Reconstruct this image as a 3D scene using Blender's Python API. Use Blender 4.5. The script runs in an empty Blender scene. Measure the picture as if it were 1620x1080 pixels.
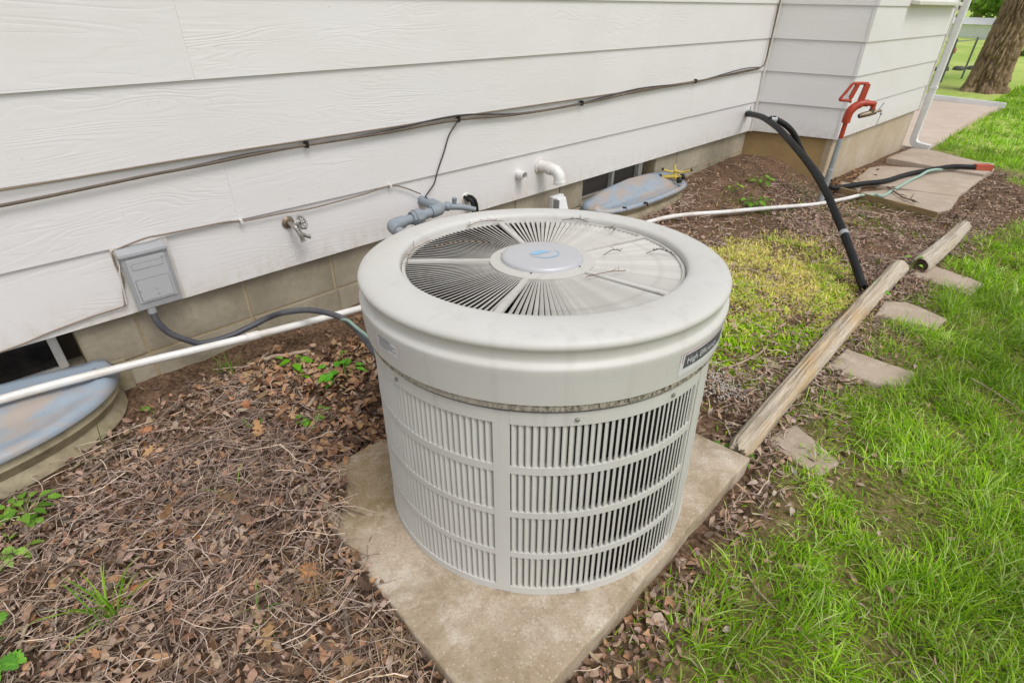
import bpy, bmesh, math, random
import numpy as np
from mathutils import Vector, Matrix

random.seed(11)
RNG = np.random.default_rng(7)
scene = bpy.context.scene
COL = scene.collection
PI = math.pi

# ------------------------------------------------------------------ camera, sky, sun, exposure
CAM_POS = Vector((0.0, -2.235, 1.319))
PITCH, HEAD, ROLL = math.radians(32.0), math.radians(44.45), math.radians(1.17)
fw = Vector((math.cos(HEAD) * math.cos(PITCH), math.sin(HEAD) * math.cos(PITCH), -math.sin(PITCH)))
rt0 = Vector((math.sin(HEAD), -math.cos(HEAD), 0))
up0 = rt0.cross(fw)
rt = rt0 * math.cos(ROLL) + up0 * math.sin(ROLL)
upv = -rt0 * math.sin(ROLL) + up0 * math.cos(ROLL)
cam_data = bpy.data.cameras.new('camera')
cam_data.sensor_width = 36.0
cam_data.lens = 870.8 / 1620 * 36
cam_data.clip_start = 0.02
cam_data.clip_end = 2000
cam = bpy.data.objects.new('camera', cam_data)
COL.objects.link(cam)
cam.matrix_world = Matrix(((rt.x, upv.x, -fw.x, CAM_POS.x), (rt.y, upv.y, -fw.y, CAM_POS.y),
                           (rt.z, upv.z, -fw.z, CAM_POS.z), (0, 0, 0, 1)))
scene.camera = cam

SUN_EL, SUN_AZ = math.radians(60), math.radians(-98)     # azimuth measured from +X towards +Y
world = bpy.data.worlds.new("World")
scene.world = world
world.use_nodes = True
wn = world.node_tree.nodes
wl = world.node_tree.links
wn.clear()
wo = wn.new('ShaderNodeOutputWorld')
bg = wn.new('ShaderNodeBackground')
sky = wn.new('ShaderNodeTexSky')
sky.sky_type = 'NISHITA'
sky.sun_disc = False
sky.sun_elevation = SUN_EL
sky.sun_rotation = PI / 2 - SUN_AZ
sky.air_density = 1.0
sky.dust_density = 2.5
sky.ozone_density = 1.0
hs = wn.new('ShaderNodeHueSaturation')
hs.inputs['Saturation'].default_value = 0.34
hs.inputs['Value'].default_value = 1.0
wl.new(sky.outputs['Color'], hs.inputs['Color'])
wl.new(hs.outputs['Color'], bg.inputs['Color'])
wl.new(bg.outputs['Background'], wo.inputs['Surface'])
bg.inputs['Strength'].default_value = 0.138

sun_data = bpy.data.lights.new('sun', 'SUN')
sun_data.energy = 1.1
sun_data.angle = math.radians(24)
sun_data.color = (1.0, 0.98, 0.95)
sun = bpy.data.objects.new('sun', sun_data)
COL.objects.link(sun)
sd = Vector((math.cos(SUN_AZ) * math.cos(SUN_EL), math.sin(SUN_AZ) * math.cos(SUN_EL), math.sin(SUN_EL)))
sun.rotation_euler = sd.to_track_quat('Z', 'Y').to_euler()
sun.location = (0, -3, 8)

scene.view_settings.view_transform = 'Standard'
scene.view_settings.look = 'None'
scene.view_settings.exposure = 0.42
scene.view_settings.gamma = 1.0
scene.view_settings.use_curve_mapping = False
scene.render.engine = 'CYCLES'
scene.cycles.max_bounces = 6
scene.cycles.diffuse_bounces = 4
scene.cycles.use_denoising = True


# ------------------------------------------------------------------ numeric noise
def _hash(ix, iy, iz, seed):
    n = (ix.astype(np.int64) * 374761393 + iy.astype(np.int64) * 668265263 + iz.astype(np.int64) * 2147483647 + seed * 974711) & 0xFFFFFFFF
    n = ((n ^ (n >> 13)) * 1274126177) & 0xFFFFFFFF
    n = n ^ (n >> 16)
    return (n & 0xFFFFFF) / float(0xFFFFFF)


def vnoise(x, y, z=0.0, seed=0):
    x = np.asarray(x, float); y = np.asarray(y, float); z = np.asarray(z, float) + 0 * x
    y = y + 0 * x
    ix, iy, iz = np.floor(x), np.floor(y), np.floor(z)
    fx, fy, fz = x - ix, y - iy, z - iz
    ux, uy, uz = [f * f * (3 - 2 * f) for f in (fx, fy, fz)]
    r = 0
    for dx in (0, 1):
        for dy in (0, 1):
            for dz in (0, 1):
                w = (ux if dx else 1 - ux) * (uy if dy else 1 - uy) * (uz if dz else 1 - uz)
                r = r + w * _hash(ix + dx, iy + dy, iz + dz, seed)
    return r


def fbm(x, y, z=0.0, seed=0, octs=4):
    a, s, t = 0.5, 1.0, 0.0
    for i in range(octs):
        t = t + a * vnoise(np.asarray(x) * s, np.asarray(y) * s, np.asarray(z) * s, seed + i * 17)
        a *= 0.5; s *= 2.03
    return t / (1 - 0.5 ** octs)


def sst(a, b, x):
    t = np.clip((np.asarray(x, float) - a) / (b - a), 0, 1)
    return t * t * (3 - 2 * t)


def ground_h(x, y):
    x = np.asarray(x, float); y = np.asarray(y, float)
    base = -.022 * np.clip(x - 1.2, 0, 9) - .012 * sst(-1.7, -2.2, y) * (x < 9)
    hw = .085 * sst(3.2, 5.2, x)
    w = sst(-.85, -.15, y) * sst(5.75, 5.5, x)
    left = .035 * sst(.6, .2, x) * sst(-.55, -1.1, y)
    return base * (1 - w) + hw * w + left


def gz(x, y):
    return float(ground_h(x, y))


# ------------------------------------------------------------------ object helpers
def tag(o, label=None, cat=None, group=None, kind=None):
    if label: o['label'] = label
    if cat: o['category'] = cat
    if group: o['group'] = group
    if kind: o['kind'] = kind
    return o


def thing(name, label, cat, loc=(0, 0, 0), group=None):
    o = bpy.data.objects.new(name, None)
    o.empty_display_size = .1
    COL.objects.link(o)
    o.location = loc
    return tag(o, label, cat, group)


class MB:
    """collects shapes in world (or thing-local) coordinates and links them as one mesh object"""
    def __init__(s):
        s.v = []; s.f = []

    def add(s, verts, faces):
        n = len(s.v)
        s.v += [tuple(map(float, p)) for p in verts]
        s.f += [tuple(i + n for i in f) for f in faces]
        return s

    def box(s, lo, hi):
        x0, y0, z0 = lo; x1, y1, z1 = hi
        return s.add([(x0, y0, z0), (x1, y0, z0), (x1, y1, z0), (x0, y1, z0), (x0, y0, z1), (x1, y0, z1), (x1, y1, z1), (x0, y1, z1)],
                     [(0, 3, 2, 1), (4, 5, 6, 7), (0, 1, 5, 4), (1, 2, 6, 5), (2, 3, 7, 6), (3, 0, 4, 7)])

    def hexa(s, p):     # eight corners, bottom loop then top loop
        return s.add(p, [(0, 3, 2, 1), (4, 5, 6, 7), (0, 1, 5, 4), (1, 2, 6, 5), (2, 3, 7, 6), (3, 0, 4, 7)])

    def prism(s, poly, z0, z1):
        n = len(poly)
        v = [(p[0], p[1], z0) for p in poly] + [(p[0], p[1], z1) for p in poly]
        f = [tuple(range(n - 1, -1, -1)), tuple(range(n, 2 * n))] + [(i, (i + 1) % n, n + (i + 1) % n, n + i) for i in range(n)]
        return s.add(v, f)

    def tube(s, path, r, seg=8, cap=True, wob=0.0):
        P = [Vector(p) for p in path]
        R = r if isinstance(r, (list, tuple)) else [r] * len(P)
        up = None
        rings = []
        for i, p in enumerate(P):
            t = (P[min(i + 1, len(P) - 1)] - P[max(i - 1, 0)])
            if t.length < 1e-9: t = Vector((0, 0, 1))
            t.normalize()
            if up is None:
                up = Vector((0, 0, 1)) if abs(t.z) < .9 else Vector((1, 0, 0))
            up = (up - t * up.dot(t))
            if up.length < 1e-6: up = t.orthogonal()
            up.normalize()
            b = t.cross(up)
            rings.append([p + (up * math.cos(2 * PI * k / seg) + b * math.sin(2 * PI * k / seg)) * R[i] * (1 + wob * (random.random() - .5)) for k in range(seg)])
        v = [q for ring in rings for q in ring]
        f = []
        for i in range(len(P) - 1):
            for k in range(seg):
                a = i * seg + k; b_ = i * seg + (k + 1) % seg
                f.append((a, b_, b_ + seg, a + seg))
        if cap:
            f.append(tuple(range(seg - 1, -1, -1)))
            m = (len(P) - 1) * seg
            f.append(tuple(range(m, m + seg)))
        return s.add(v, f)

    def lathe(s, prof, seg=48, a0=0.0, a1=2 * PI, loc=(0, 0, 0), closed=False):
        full = abs(a1 - a0 - 2 * PI) < 1e-6
        n = seg if full else seg + 1
        v = []
        for (r, z) in prof:
            for k in range(n):
                a = a0 + (a1 - a0) * k / seg
                v.append((loc[0] + r * math.cos(a), loc[1] + r * math.sin(a), loc[2] + z))
        f = []
        m = len(prof)
        for i in range(m - 1 + (1 if closed else 0)):
            j = (i + 1) % m
            for k in range(seg):
                k2 = (k + 1) % n
                f.append((i * n + k, i * n + k2, j * n + k2, j * n + k))
        if closed and not full:
            f.append(tuple(i * n for i in range(m)))
            f.append(tuple(i * n + n - 1 for i in range(m - 1, -1, -1)))
        return s.add(v, f)

    def ball(s, c, r, seg=10, rings=6, sc=(1, 1, 1)):
        v = [(c[0], c[1], c[2] - r * sc[2])]
        for i in range(1, rings):
            th = -PI / 2 + PI * i / rings
            for k in range(seg):
                a = 2 * PI * k / seg
                v.append((c[0] + r * sc[0] * math.cos(th) * math.cos(a), c[1] + r * sc[1] * math.cos(th) * math.sin(a), c[2] + r * sc[2] * math.sin(th)))
        v.append((c[0], c[1], c[2] + r * sc[2]))
        f = []
        for k in range(seg):
            f.append((0, 1 + (k + 1) % seg, 1 + k))
            f.append((len(v) - 1, 1 + (rings - 2) * seg + k, 1 + (rings - 2) * seg + (k + 1) % seg))
        for i in range(rings - 2):
            for k in range(seg):
                a = 1 + i * seg + k; b = 1 + i * seg + (k + 1) % seg
                f.append((a, b, b + seg, a + seg))
        return s.add(v, f)

    def build(s, name, mat, parent=None, local=False, smooth=False, bevel=0.0, auto=None):
        off = Vector((0, 0, 0))
        if parent is not None and not local:
            q = parent
            while q is not None:
                off += q.location
                q = q.parent
        me = bpy.data.meshes.new(name)
        me.from_pydata([(p[0] - off.x, p[1] - off.y, p[2] - off.z) for p in s.v], [], s.f)
        me.validate()
        me.update()
        if mat is not None: me.materials.append(mat)
        bm = bmesh.new(); bm.from_mesh(me)
        bmesh.ops.recalc_face_normals(bm, faces=bm.faces)
        if bevel > 0:
            es = [e for e in bm.edges if len(e.link_faces) == 2 and e.calc_face_angle(0) > .6]
            bmesh.ops.bevel(bm, geom=es, offset=bevel, segments=2, affect='EDGES', clamp_overlap=True)
        bm.to_mesh(me); bm.free()
        if smooth or bevel > 0 or auto:
            for p in me.polygons: p.use_smooth = True
            try:
                me.set_sharp_from_angle(angle=auto or math.radians(40))
            except Exception:
                pass
        o = bpy.data.objects.new(name, me)
        COL.objects.link(o)
        if parent is not None: o.parent = parent
        return o


def share(src, name, parent, M=None):
    o = bpy.data.objects.new(name, src.data)
    COL.objects.link(o)
    o.parent = parent
    if M is not None: o.matrix_local = M
    return o


def smooth_path(pts, n=6):
    P = [Vector(p) for p in pts]
    out = []
    for i in range(len(P) - 1):
        p0 = P[max(i - 1, 0)]; p1 = P[i]; p2 = P[i + 1]; p3 = P[min(i + 2, len(P) - 1)]
        for k in range(n):
            t = k / n
            out.append(.5 * ((2 * p1) + (p2 - p0) * t + (2 * p0 - 5 * p1 + 4 * p2 - p3) * t * t + (3 * p1 - p0 - 3 * p2 + p3) * t ** 3))
    out.append(P[-1])
    return out


def np_mesh(name, V, quads=None, tris=None, mat=None, col=None, parent=None, smooth=False, kind=None):
    me = bpy.data.meshes.new(name)
    V = np.asarray(V, np.float32).reshape(-1, 3)
    me.vertices.add(len(V))
    me.vertices.foreach_set('co', V.ravel())
    loops = []; tot = []
    if quads is not None and len(quads):
        loops.append(np.asarray(quads, np.int32).ravel()); tot.append(np.full(len(quads), 4, np.int32))
    if tris is not None and len(tris):
        loops.append(np.asarray(tris, np.int32).ravel()); tot.append(np.full(len(tris), 3, np.int32))
    loops = np.concatenate(loops); tot = np.concatenate(tot)
    me.loops.add(len(loops)); me.loops.foreach_set('vertex_index', loops)
    me.polygons.add(len(tot))
    st = np.concatenate([[0], np.cumsum(tot)[:-1]]).astype(np.int32)
    me.polygons.foreach_set('loop_start', st)
    me.polygons.foreach_set('loop_total', tot)
    if smooth: me.polygons.foreach_set('use_smooth', np.ones(len(tot), bool))
    me.update(calc_edges=True)
    if col is not None:
        a = me.color_attributes.new('tint', 'FLOAT_COLOR', 'POINT')
        c = np.ones((len(V), 4), np.float32); c[:, :3] = col
        a.data.foreach_set('color', c.ravel())
    if mat is not None: me.materials.append(mat)
    o = bpy.data.objects.new(name, me)
    COL.objects.link(o)
    if parent is not None: o.parent = parent
    if kind: o['kind'] = kind
    return o


# ------------------------------------------------------------------ materials
def lin(r, g, b):
    f = lambda c: c / 255 / 12.92 if c <= 10.3 else ((c / 255 + .055) / 1.055) ** 2.4
    return (f(r), f(g), f(b), 1.0)


class NT:
    def __init__(s, name):
        s.m = bpy.data.materials.new(name)
        s.m.use_nodes = True
        s.n = s.m.node_tree.nodes; s.l = s.m.node_tree.links
        s.bsdf = s.n['Principled BSDF']
        s.tc = s.n.new('ShaderNodeTexCoord')

    def val(s, sock, v):
        if isinstance(v, (int, float)):
            sock.default_value = v
        elif isinstance(v, tuple):
            sock.default_value = v
        else:
            s.l.new(v, sock)

    def coord(s, scale=(1, 1, 1), rot=(0, 0, 0)):
        mp = s.n.new('ShaderNodeMapping')
        mp.inputs['Scale'].default_value = scale
        mp.inputs['Rotation'].default_value = rot
        s.l.new(s.tc.outputs['Object'], mp.inputs['Vector'])
        return mp.outputs['Vector']

    def noise(s, scale=5, detail=4, rough=.55, vec=None, dist=0.0):
        t = s.n.new('ShaderNodeTexNoise')
        t.inputs['Scale'].default_value = scale; t.inputs['Detail'].default_value = detail
        t.inputs['Roughness'].default_value = rough; t.inputs['Distortion'].default_value = dist
        s.l.new(vec if vec is not None else s.tc.outputs['Object'], t.inputs['Vector'])
        return t.outputs['Fac']

    def vor(s, scale=20, vec=None, feature='F1'):
        t = s.n.new('ShaderNodeTexVoronoi'); t.feature = feature
        t.inputs['Scale'].default_value = scale
        s.l.new(vec if vec is not None else s.tc.outputs['Object'], t.inputs['Vector'])
        return t.outputs['Distance']

    def ramp(s, fac, stops):
        r = s.n.new('ShaderNodeValToRGB')
        el = r.color_ramp.elements
        while len(el) < len(stops): el.new(.5)
        for e, (p, c) in zip(el, stops):
            e.position = p
            e.color = c if isinstance(c, tuple) else (c, c, c, 1)
        s.l.new(fac, r.inputs['Fac'])
        return r.outputs['Color']

    def mix(s, fac, a, b, mode='MIX'):
        m = s.n.new('ShaderNodeMix'); m.data_type = 'RGBA'; m.blend_type = mode
        s.val(m.inputs[0], fac); s.val(m.inputs[6], a); s.val(m.inputs[7], b)
        return m.outputs[2]

    def math(s, op, a, b=0.0):
        m = s.n.new('ShaderNodeMath'); m.operation = op
        s.val(m.inputs[0], a); s.val(m.inputs[1], b)
        return m.outputs[0]

    def bump(s, h, strength=.3, dist=.01):
        b = s.n.new('ShaderNodeBump')
        b.inputs['Strength'].default_value = strength; b.inputs['Distance'].default_value = dist
        s.l.new(h, b.inputs['Height'])
        s.l.new(b.outputs['Normal'], s.bsdf.inputs['Normal'])

    def done(s, color, rough=.6, metal=0.0, spec=.5):
        s.val(s.bsdf.inputs['Base Color'], color)
        s.val(s.bsdf.inputs['Roughness'], rough)
        s.val(s.bsdf.inputs['Metallic'], metal)
        s.bsdf.inputs['Specular IOR Level'].default_value = spec
        return s.m


def m_plain(name, c, rough=.5, metal=0.0, dirt=None, dscale=18, damt=.5, bump=0.0, bscale=60, spec=.5):
    t = NT(name)
    col = c
    if dirt is not None:
        f = t.ramp(t.noise(dscale, 6, .65), [(.42, 0.0), (.72, damt)])
        col = t.mix(f, c, dirt)
    if bump: t.bump(t.noise(bscale, 5), bump, .004)
    return t.done(col, rough, metal, spec)


def m_siding(name):
    t = NT(name)
    info = t.n.new('ShaderNodeObjectInfo')
    off = t.n.new('ShaderNodeVectorMath'); off.operation = 'ADD'
    cmb = t.n.new('ShaderNodeCombineXYZ')
    t.l.new(t.math('MULTIPLY', info.outputs['Random'], 37.0), cmb.inputs[0]); t.l.new(t.math('MULTIPLY', info.outputs['Random'], 11.0), cmb.inputs[2])
    t.l.new(t.tc.outputs['Object'], off.inputs[0]); t.l.new(cmb.outputs[0], off.inputs[1])
    def mp(sc):
        m = t.n.new('ShaderNodeMapping'); m.inputs['Scale'].default_value = sc
        t.l.new(off.outputs[0], m.inputs['Vector']); return m.outputs['Vector']
    contour = t.noise(1.0, 3, .5, mp((.75, 1, 5.0)), .5)
    lines = t.math('FRACT', t.math('MULTIPLY', contour, 26.0))
    ridge = t.ramp(lines, [(0.0, 0.0), (.55, 1.0), (.9, .8), (1.0, 0.0)])
    fine = t.noise(2.0, 6, .7, mp((3, 4, 60)), .8)
    patch = t.ramp(t.noise(1.0, 3, .6, mp((2.0, 1, 7.0))), [(.42, .05), (.66, 1.0)])
    hh = t.math('ADD', t.math('MULTIPLY', ridge, t.math('MULTIPLY', patch, .6)), t.math('MULTIPLY', fine, .35))
    t.bump(hh, .37, .003)
    base = t.mix(info.outputs['Random'], lin(218, 215, 214), lin(222, 219, 218))
    st = t.ramp(t.noise(1.4, 5, .6, t.coord((1.0, 1, 2.2))), [(.45, 0.0), (.8, .35)])
    col = t.mix(st, base, lin(206, 198, 186))
    sp = t.ramp(t.noise(46, 2, .5), [(.74, 0.0), (.80, .45)])
    col = t.mix(sp, col, lin(170, 158, 140))
    sx = t.n.new('ShaderNodeSeparateXYZ'); t.l.new(t.tc.outputs['Object'], sx.inputs[0])
    low = t.ramp(sx.outputs['Z'], [(.30, .55), (.43, 0.0)])                      # splashed soil on the lowest board
    spl = t.math('MULTIPLY', low, t.ramp(t.noise(22, 6, .75, t.coord((1, 1, .5))), [(.40, 0.0), (.75, 1.0)]))
    col = t.mix(spl, col, lin(176, 156, 124))
    return t.done(col, .55, 0, .3)


def m_block(name, a, b, c, scale=1.0):
    t = NT(name)
    n1 = t.noise(3.0 * scale, 6, .65)
    n2 = t.noise(45 * scale, 4, .7)
    info = t.n.new('ShaderNodeObjectInfo')
    col = t.mix(t.ramp(n1, [(.35, 0.0), (.65, 1.0)]), a, b)
    col = t.mix(t.math('MULTIPLY', info.outputs['Random'], .45), col, c)
    col = t.mix(t.ramp(n2, [(.5, 0.0), (.75, .5)]), col, (a[0] * .55, a[1] * .53, a[2] * .5, 1))
    t.bump(t.math('ADD', n2, t.math('MULTIPLY', n1, .6)), .45, .004)
    return t.done(col, .92, 0, .2)


def m_tint(name, rough=.7, trans=0.0, spec=.3, var=.25, vscale=60):
    """colour of each leaf, blade or twig from its own tint attribute"""
    t = NT(name)
    a = t.n.new('ShaderNodeVertexColor'); a.layer_name = 'tint'
    col = a.outputs['Color']
    if var:
        hsv = t.n.new('ShaderNodeHueSaturation')
        t.l.new(col, hsv.inputs['Color'])
        t.l.new(t.math('ADD', t.math('MULTIPLY', t.noise(vscale, 3), 2 * var), 1 - var), hsv.inputs['Value'])
        col = hsv.outputs['Color']
    m = t.done(col, rough, 0, spec)
    if trans:
        tr = t.n.new('ShaderNodeBsdfTranslucent')
        t.l.new(col, tr.inputs['Color'])
        mx = t.n.new('ShaderNodeMixShader'); mx.inputs[0].default_value = trans
        out = [n for n in t.n if n.type == 'OUTPUT_MATERIAL'][0]
        t.l.new(t.bsdf.outputs[0], mx.inputs[1]); t.l.new(tr.outputs[0], mx.inputs[2])
        t.l.new(mx.outputs[0], out.inputs['Surface'])
    return m


M = {}
M['siding'] = m_siding('painted_lap_siding')
M['trim'] = m_plain('white_trim_paint', lin(214, 211, 205), .5, dirt=lin(188, 172, 148), dscale=9, damt=.5)
M['sheath'] = m_plain('dark_gap', lin(70, 62, 52), .9)
M['block'] = m_block('concrete_block', lin(168, 158, 138), lin(132, 122, 104), lin(184, 175, 156))
M['mortar'] = m_block('mortar', lin(160, 145, 116), lin(176, 161, 132), lin(160, 143, 110), 2)
M['poured'] = m_block('poured_concrete', lin(196, 182, 162), lin(178, 160, 132), lin(190, 178, 160), .8)
M['ochre'] = m_block('stained_concrete', lin(176, 148, 98), lin(152, 128, 92), lin(170, 148, 112), .8)
def m_shell(name, a, dirt, rough, streak=.5, vary=.05):
    t = NT(name)
    info = t.n.new('ShaderNodeObjectInfo')
    base = t.mix(info.outputs['Random'], a, tuple(c * (1 - vary) for c in a[:3]) + (1,))
    soft = t.ramp(t.noise(3.2, 4, .55), [(.44, 0.0), (.8, .35)])
    col = t.mix(soft, base, dirt)
    st = t.ramp(t.noise(9, 4, .5, t.coord((3.2, 3.2, .22))), [(.55, 0.0), (.78, streak)])
    col = t.mix(st, col, tuple(c * .78 for c in dirt[:3]) + (1,))
    speck = t.ramp(t.noise(85, 3, .7), [(.70, 0.0), (.77, .55)])
    col = t.mix(speck, col, lin(132, 122, 104))
    scuff = t.ramp(t.noise(26, 4, .75, t.coord((1, 1, 2.6))), [(.70, 0.0), (.76, .5)])
    col = t.mix(scuff, col, lin(222, 220, 216))
    t.bump(t.noise(160, 4), .05, .003)
    return t.done(col, rough, 0, .4)


M['plastic'] = m_shell('beige_grey_plastic', lin(200, 198, 192), lin(180, 173, 160), .48, .24)
M['plastic_side'] = m_shell('beige_grey_painted_steel', lin(202, 200, 194), lin(182, 176, 164), .5, .40, .06)
M['slat'] = m_shell('grille_plastic', lin(200, 197, 190), lin(168, 159, 144), .55, .45, .16)
M['dark'] = m_plain('dark_interior', lin(58, 48, 40), .8, dirt=lin(30, 26, 22), dscale=10, damt=.8)
M['black'] = m_plain('black_rubber', lin(20, 20, 21), .5, dirt=lin(52, 48, 44), dscale=30, damt=.35, spec=.3)
M['blackplastic'] = m_plain('black_plastic', lin(30, 29, 29), .5)
M['pvc'] = m_plain('white_pvc', lin(222, 220, 216), .35, dirt=lin(176, 160, 138), dscale=8, damt=.55)
M['greypvc'] = m_plain('grey_pvc', lin(132, 141, 150), .45, dirt=lin(150, 148, 140), dscale=22, damt=.6)
M['greypaint'] = m_plain('grey_painted_metal', lin(160, 161, 163), .45, dirt=lin(136, 134, 130), dscale=6, damt=.5)
M['greypaint2'] = m_plain('grey_painted_metal_light', lin(176, 177, 179), .45)
M['conduit'] = m_plain('grey_flex_conduit', lin(74, 75, 82), .5, dirt=lin(120, 116, 110), dscale=12, damt=.4)
M['chrome'] = m_plain('weathered_chrome', lin(176, 172, 166), .32, .7, dirt=lin(90, 78, 64), dscale=40, damt=.7)
M['galv'] = m_plain('galvanised_steel', lin(162, 166, 168), .5, .2, dirt=lin(128, 132, 132), dscale=16, damt=.6)
M['red'] = m_plain('red_enamel', lin(178, 62, 38), .42, dirt=lin(120, 48, 34), dscale=30, damt=.6)
M['redplastic'] = m_plain('faded_red_plastic', lin(178, 84, 62), .6)
M['brass'] = m_plain('dull_brass', lin(140, 124, 104), .4, .6, dirt=lin(90, 80, 66), dscale=40, damt=.6)
M['yellow'] = m_plain('yellow_enamel', lin(196, 172, 80), .45, dirt=lin(150, 128, 60), dscale=25, damt=.5)
M['cable'] = m_plain('weathered_brown_cable', lin(92, 80, 68), .7, dirt=lin(128, 112, 94), dscale=14, damt=.6)
M['thincable'] = m_plain('thin_tan_cable', lin(128, 114, 98), .7)
M['blackcable'] = m_plain('black_cable', lin(58, 54, 52), .6)
M['darkstem'] = m_plain('dark_dry_stem', lin(92, 76, 64), .8)
M['white'] = m_plain('white_painted_metal', lin(226, 226, 226), .4, dirt=lin(196, 194, 190), dscale=5, damt=.5)
M['sticker'] = m_plain('white_sticker', lin(214, 212, 214), .4, dirt=lin(186, 184, 186), dscale=30, damt=.5)
M['ink'] = m_plain('worn_black_ink', lin(62, 62, 68), .6, dirt=lin(130, 130, 136), dscale=260, damt=.75)
M['redink'] = m_plain('faded_red_ink', lin(160, 92, 82), .6)
M['whiteink'] = m_plain('white_ink', lin(214, 214, 218), .6)
M['greyink'] = m_plain('grey_ink', lin(128, 128, 132), .6)
M['blueink'] = m_plain('faded_blue_print', lin(128, 178, 210), .5, dirt=lin(178, 190, 202), dscale=40, damt=.7)
M['stem'] = m_plain('dry_stem', lin(128, 104, 84), .8, dirt=lin(90, 70, 56), dscale=40, damt=.7)
M['bark_stick'] = m_plain('stick_bark', lin(128, 112, 98), .85, dirt=lin(88, 74, 62), dscale=26, damt=.8, bump=.4, bscale=120)
M['pale_stick'] = m_plain('bare_pale_stick', lin(172, 152, 130), .8, dirt=lin(120, 98, 78), dscale=30, damt=.7, bump=.3, bscale=100)
M['greenhose'] = m_plain('pale_green_hose', lin(142, 174, 158), .5, dirt=lin(170, 176, 162), dscale=20, damt=.6)
M['glass'] = m_plain('dark_window_glass', lin(30, 29, 30), .25, dirt=lin(78, 72, 66), dscale=12, damt=.5)
M['screen'] = m_plain('window_screen', lin(92, 86, 80), .7, dirt=lin(70, 66, 62), dscale=30, damt=.5)
M['litter'] = m_tint('leaf_litter', .9, .0, .06, .4, 90)
M['twig'] = m_tint('twig_litter', .9, .0, .08, .25, 80)
M['grass'] = m_tint('grass_blades', .55, .38, .14, .12, 20)
M['leaf'] = m_tint('green_leaf', .5, .35, .2, .2, 30)
M['powder'] = m_plain('white_granules', lin(214, 206, 196), .95)


def m_concrete(name, base, stain, pale, moss=None):
    t = NT(name)
    n1 = t.noise(2.6, 8, .68); n2 = t.noise(9, 6, .7); n3 = t.noise(150, 3, .7)
    col = t.mix(t.ramp(n1, [(.38, 0.0), (.62, 1.0)]), base, stain)
    col = t.mix(t.ramp(n2, [(.52, 0.0), (.66, .6)]), col, pale)
    sp = t.vor(95)
    col = t.mix(t.ramp(sp, [(.10, .55), (.28, 0.0)]), col, pale)
    col = t.mix(t.ramp(n3, [(.5, 0.0), (.72, .45)]), col, (stain[0] * .6, stain[1] * .6, stain[2] * .6, 1))
    if moss:
        col = t.mix(t.ramp(t.noise(5.5, 8, .76, None, .6), [(.47, 0.0), (.66, .72)]), col, moss)
        col = t.mix(t.ramp(t.noise(11, 8, .8, None, .3), [(.60, 0.0), (.70, .7)]), col, pale)
    t.bump(t.math('ADD', n3, t.math('MULTIPLY', n2, .8)), .5, .004)
    return t.done(col, .9, 0, .25)


M['pad'] = m_concrete('weathered_pad_concrete', lin(184, 168, 148), lin(148, 129, 102), lin(208, 198, 182), lin(120, 101, 66))
M['step'] = m_concrete('stepping_stone_concrete', lin(176, 160, 142), lin(158, 142, 122), lin(192, 178, 160))
M['slab'] = m_concrete('slab_concrete', lin(178, 162, 146), lin(164, 148, 130), lin(188, 174, 160))
M['walk'] = m_concrete('walkway_concrete', lin(204, 186, 170), lin(194, 176, 160), lin(212, 196, 182))


def m_silver():
    t = NT('brushed_silver_disc')
    n = t.noise(14, 6, .6, t.coord((1, 8, 1)))
    col = t.mix(t.ramp(t.noise(9, 5, .6), [(.4, 0.0), (.75, .6)]), lin(184, 184, 187), lin(190, 188, 186))
    t.bump(n, .06, .002)
    return t.done(col, .38, .12, .5)


M['silver'] = m_silver()


def m_band():
    t = NT('mildewed_trim_band')
    n = t.noise(150, 6, .8, t.coord((1, 1, .5)))
    big = t.noise(3.2, 2, .5)
    f = t.math('MULTIPLY', t.ramp(n, [(.45, 0.0), (.57, 1.0)]), t.ramp(big, [(.36, .12), (.60, 1.0)]))
    col = t.mix(f, lin(170, 163, 148), lin(66, 58, 44))
    return t.done(col, .8, 0, .2)


M['band'] = m_band()


def m_coil():
    t = NT('condenser_coil_fins')
    v = t.coord((1, 1, 1))
    n = t.noise(120, 3, .8); n2 = t.noise(12, 4, .6)
    col = t.mix(t.ramp(n2, [(.4, 0.0), (.65, 1.0)]), lin(58, 52, 46), lin(82, 74, 66))
    col = t.mix(t.ramp(n, [(.66, 0.0), (.75, .8)]), col, lin(150, 144, 134))
    t.bump(n, .5, .004)
    return t.done(col, .7, .2)


M['coil'] = m_coil()


def m_cover():
    t = NT('dirty_blue_plastic_cover')
    n = t.noise(4.5, 6, .62, t.coord((1, 2.0, 1)))
    n2 = t.noise(14, 5, .65)
    col = t.mix(t.ramp(n2, [(.4, 0.0), (.7, .5)]), lin(138, 150, 162), lin(158, 167, 173))
    col = t.mix(t.ramp(n, [(.46, 0.0), (.62, .72)]), col, lin(168, 148, 128))
    col = t.mix(t.ramp(t.noise(30, 3, .6), [(.68, 0.0), (.74, .8)]), col, lin(96, 82, 72))
    return t.done(col, t.mix(.5, (.3, .3, .3, 1), t.ramp(n, [(.4, .25), (.6, .8)])), 0, .5)


M['cover'] = m_cover()
M['well'] = m_plain('galvanised_well_ring', lin(166, 154, 126), .6, .15, dirt=lin(116, 104, 80), dscale=16, damt=.85, bump=.2, bscale=60)


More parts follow.
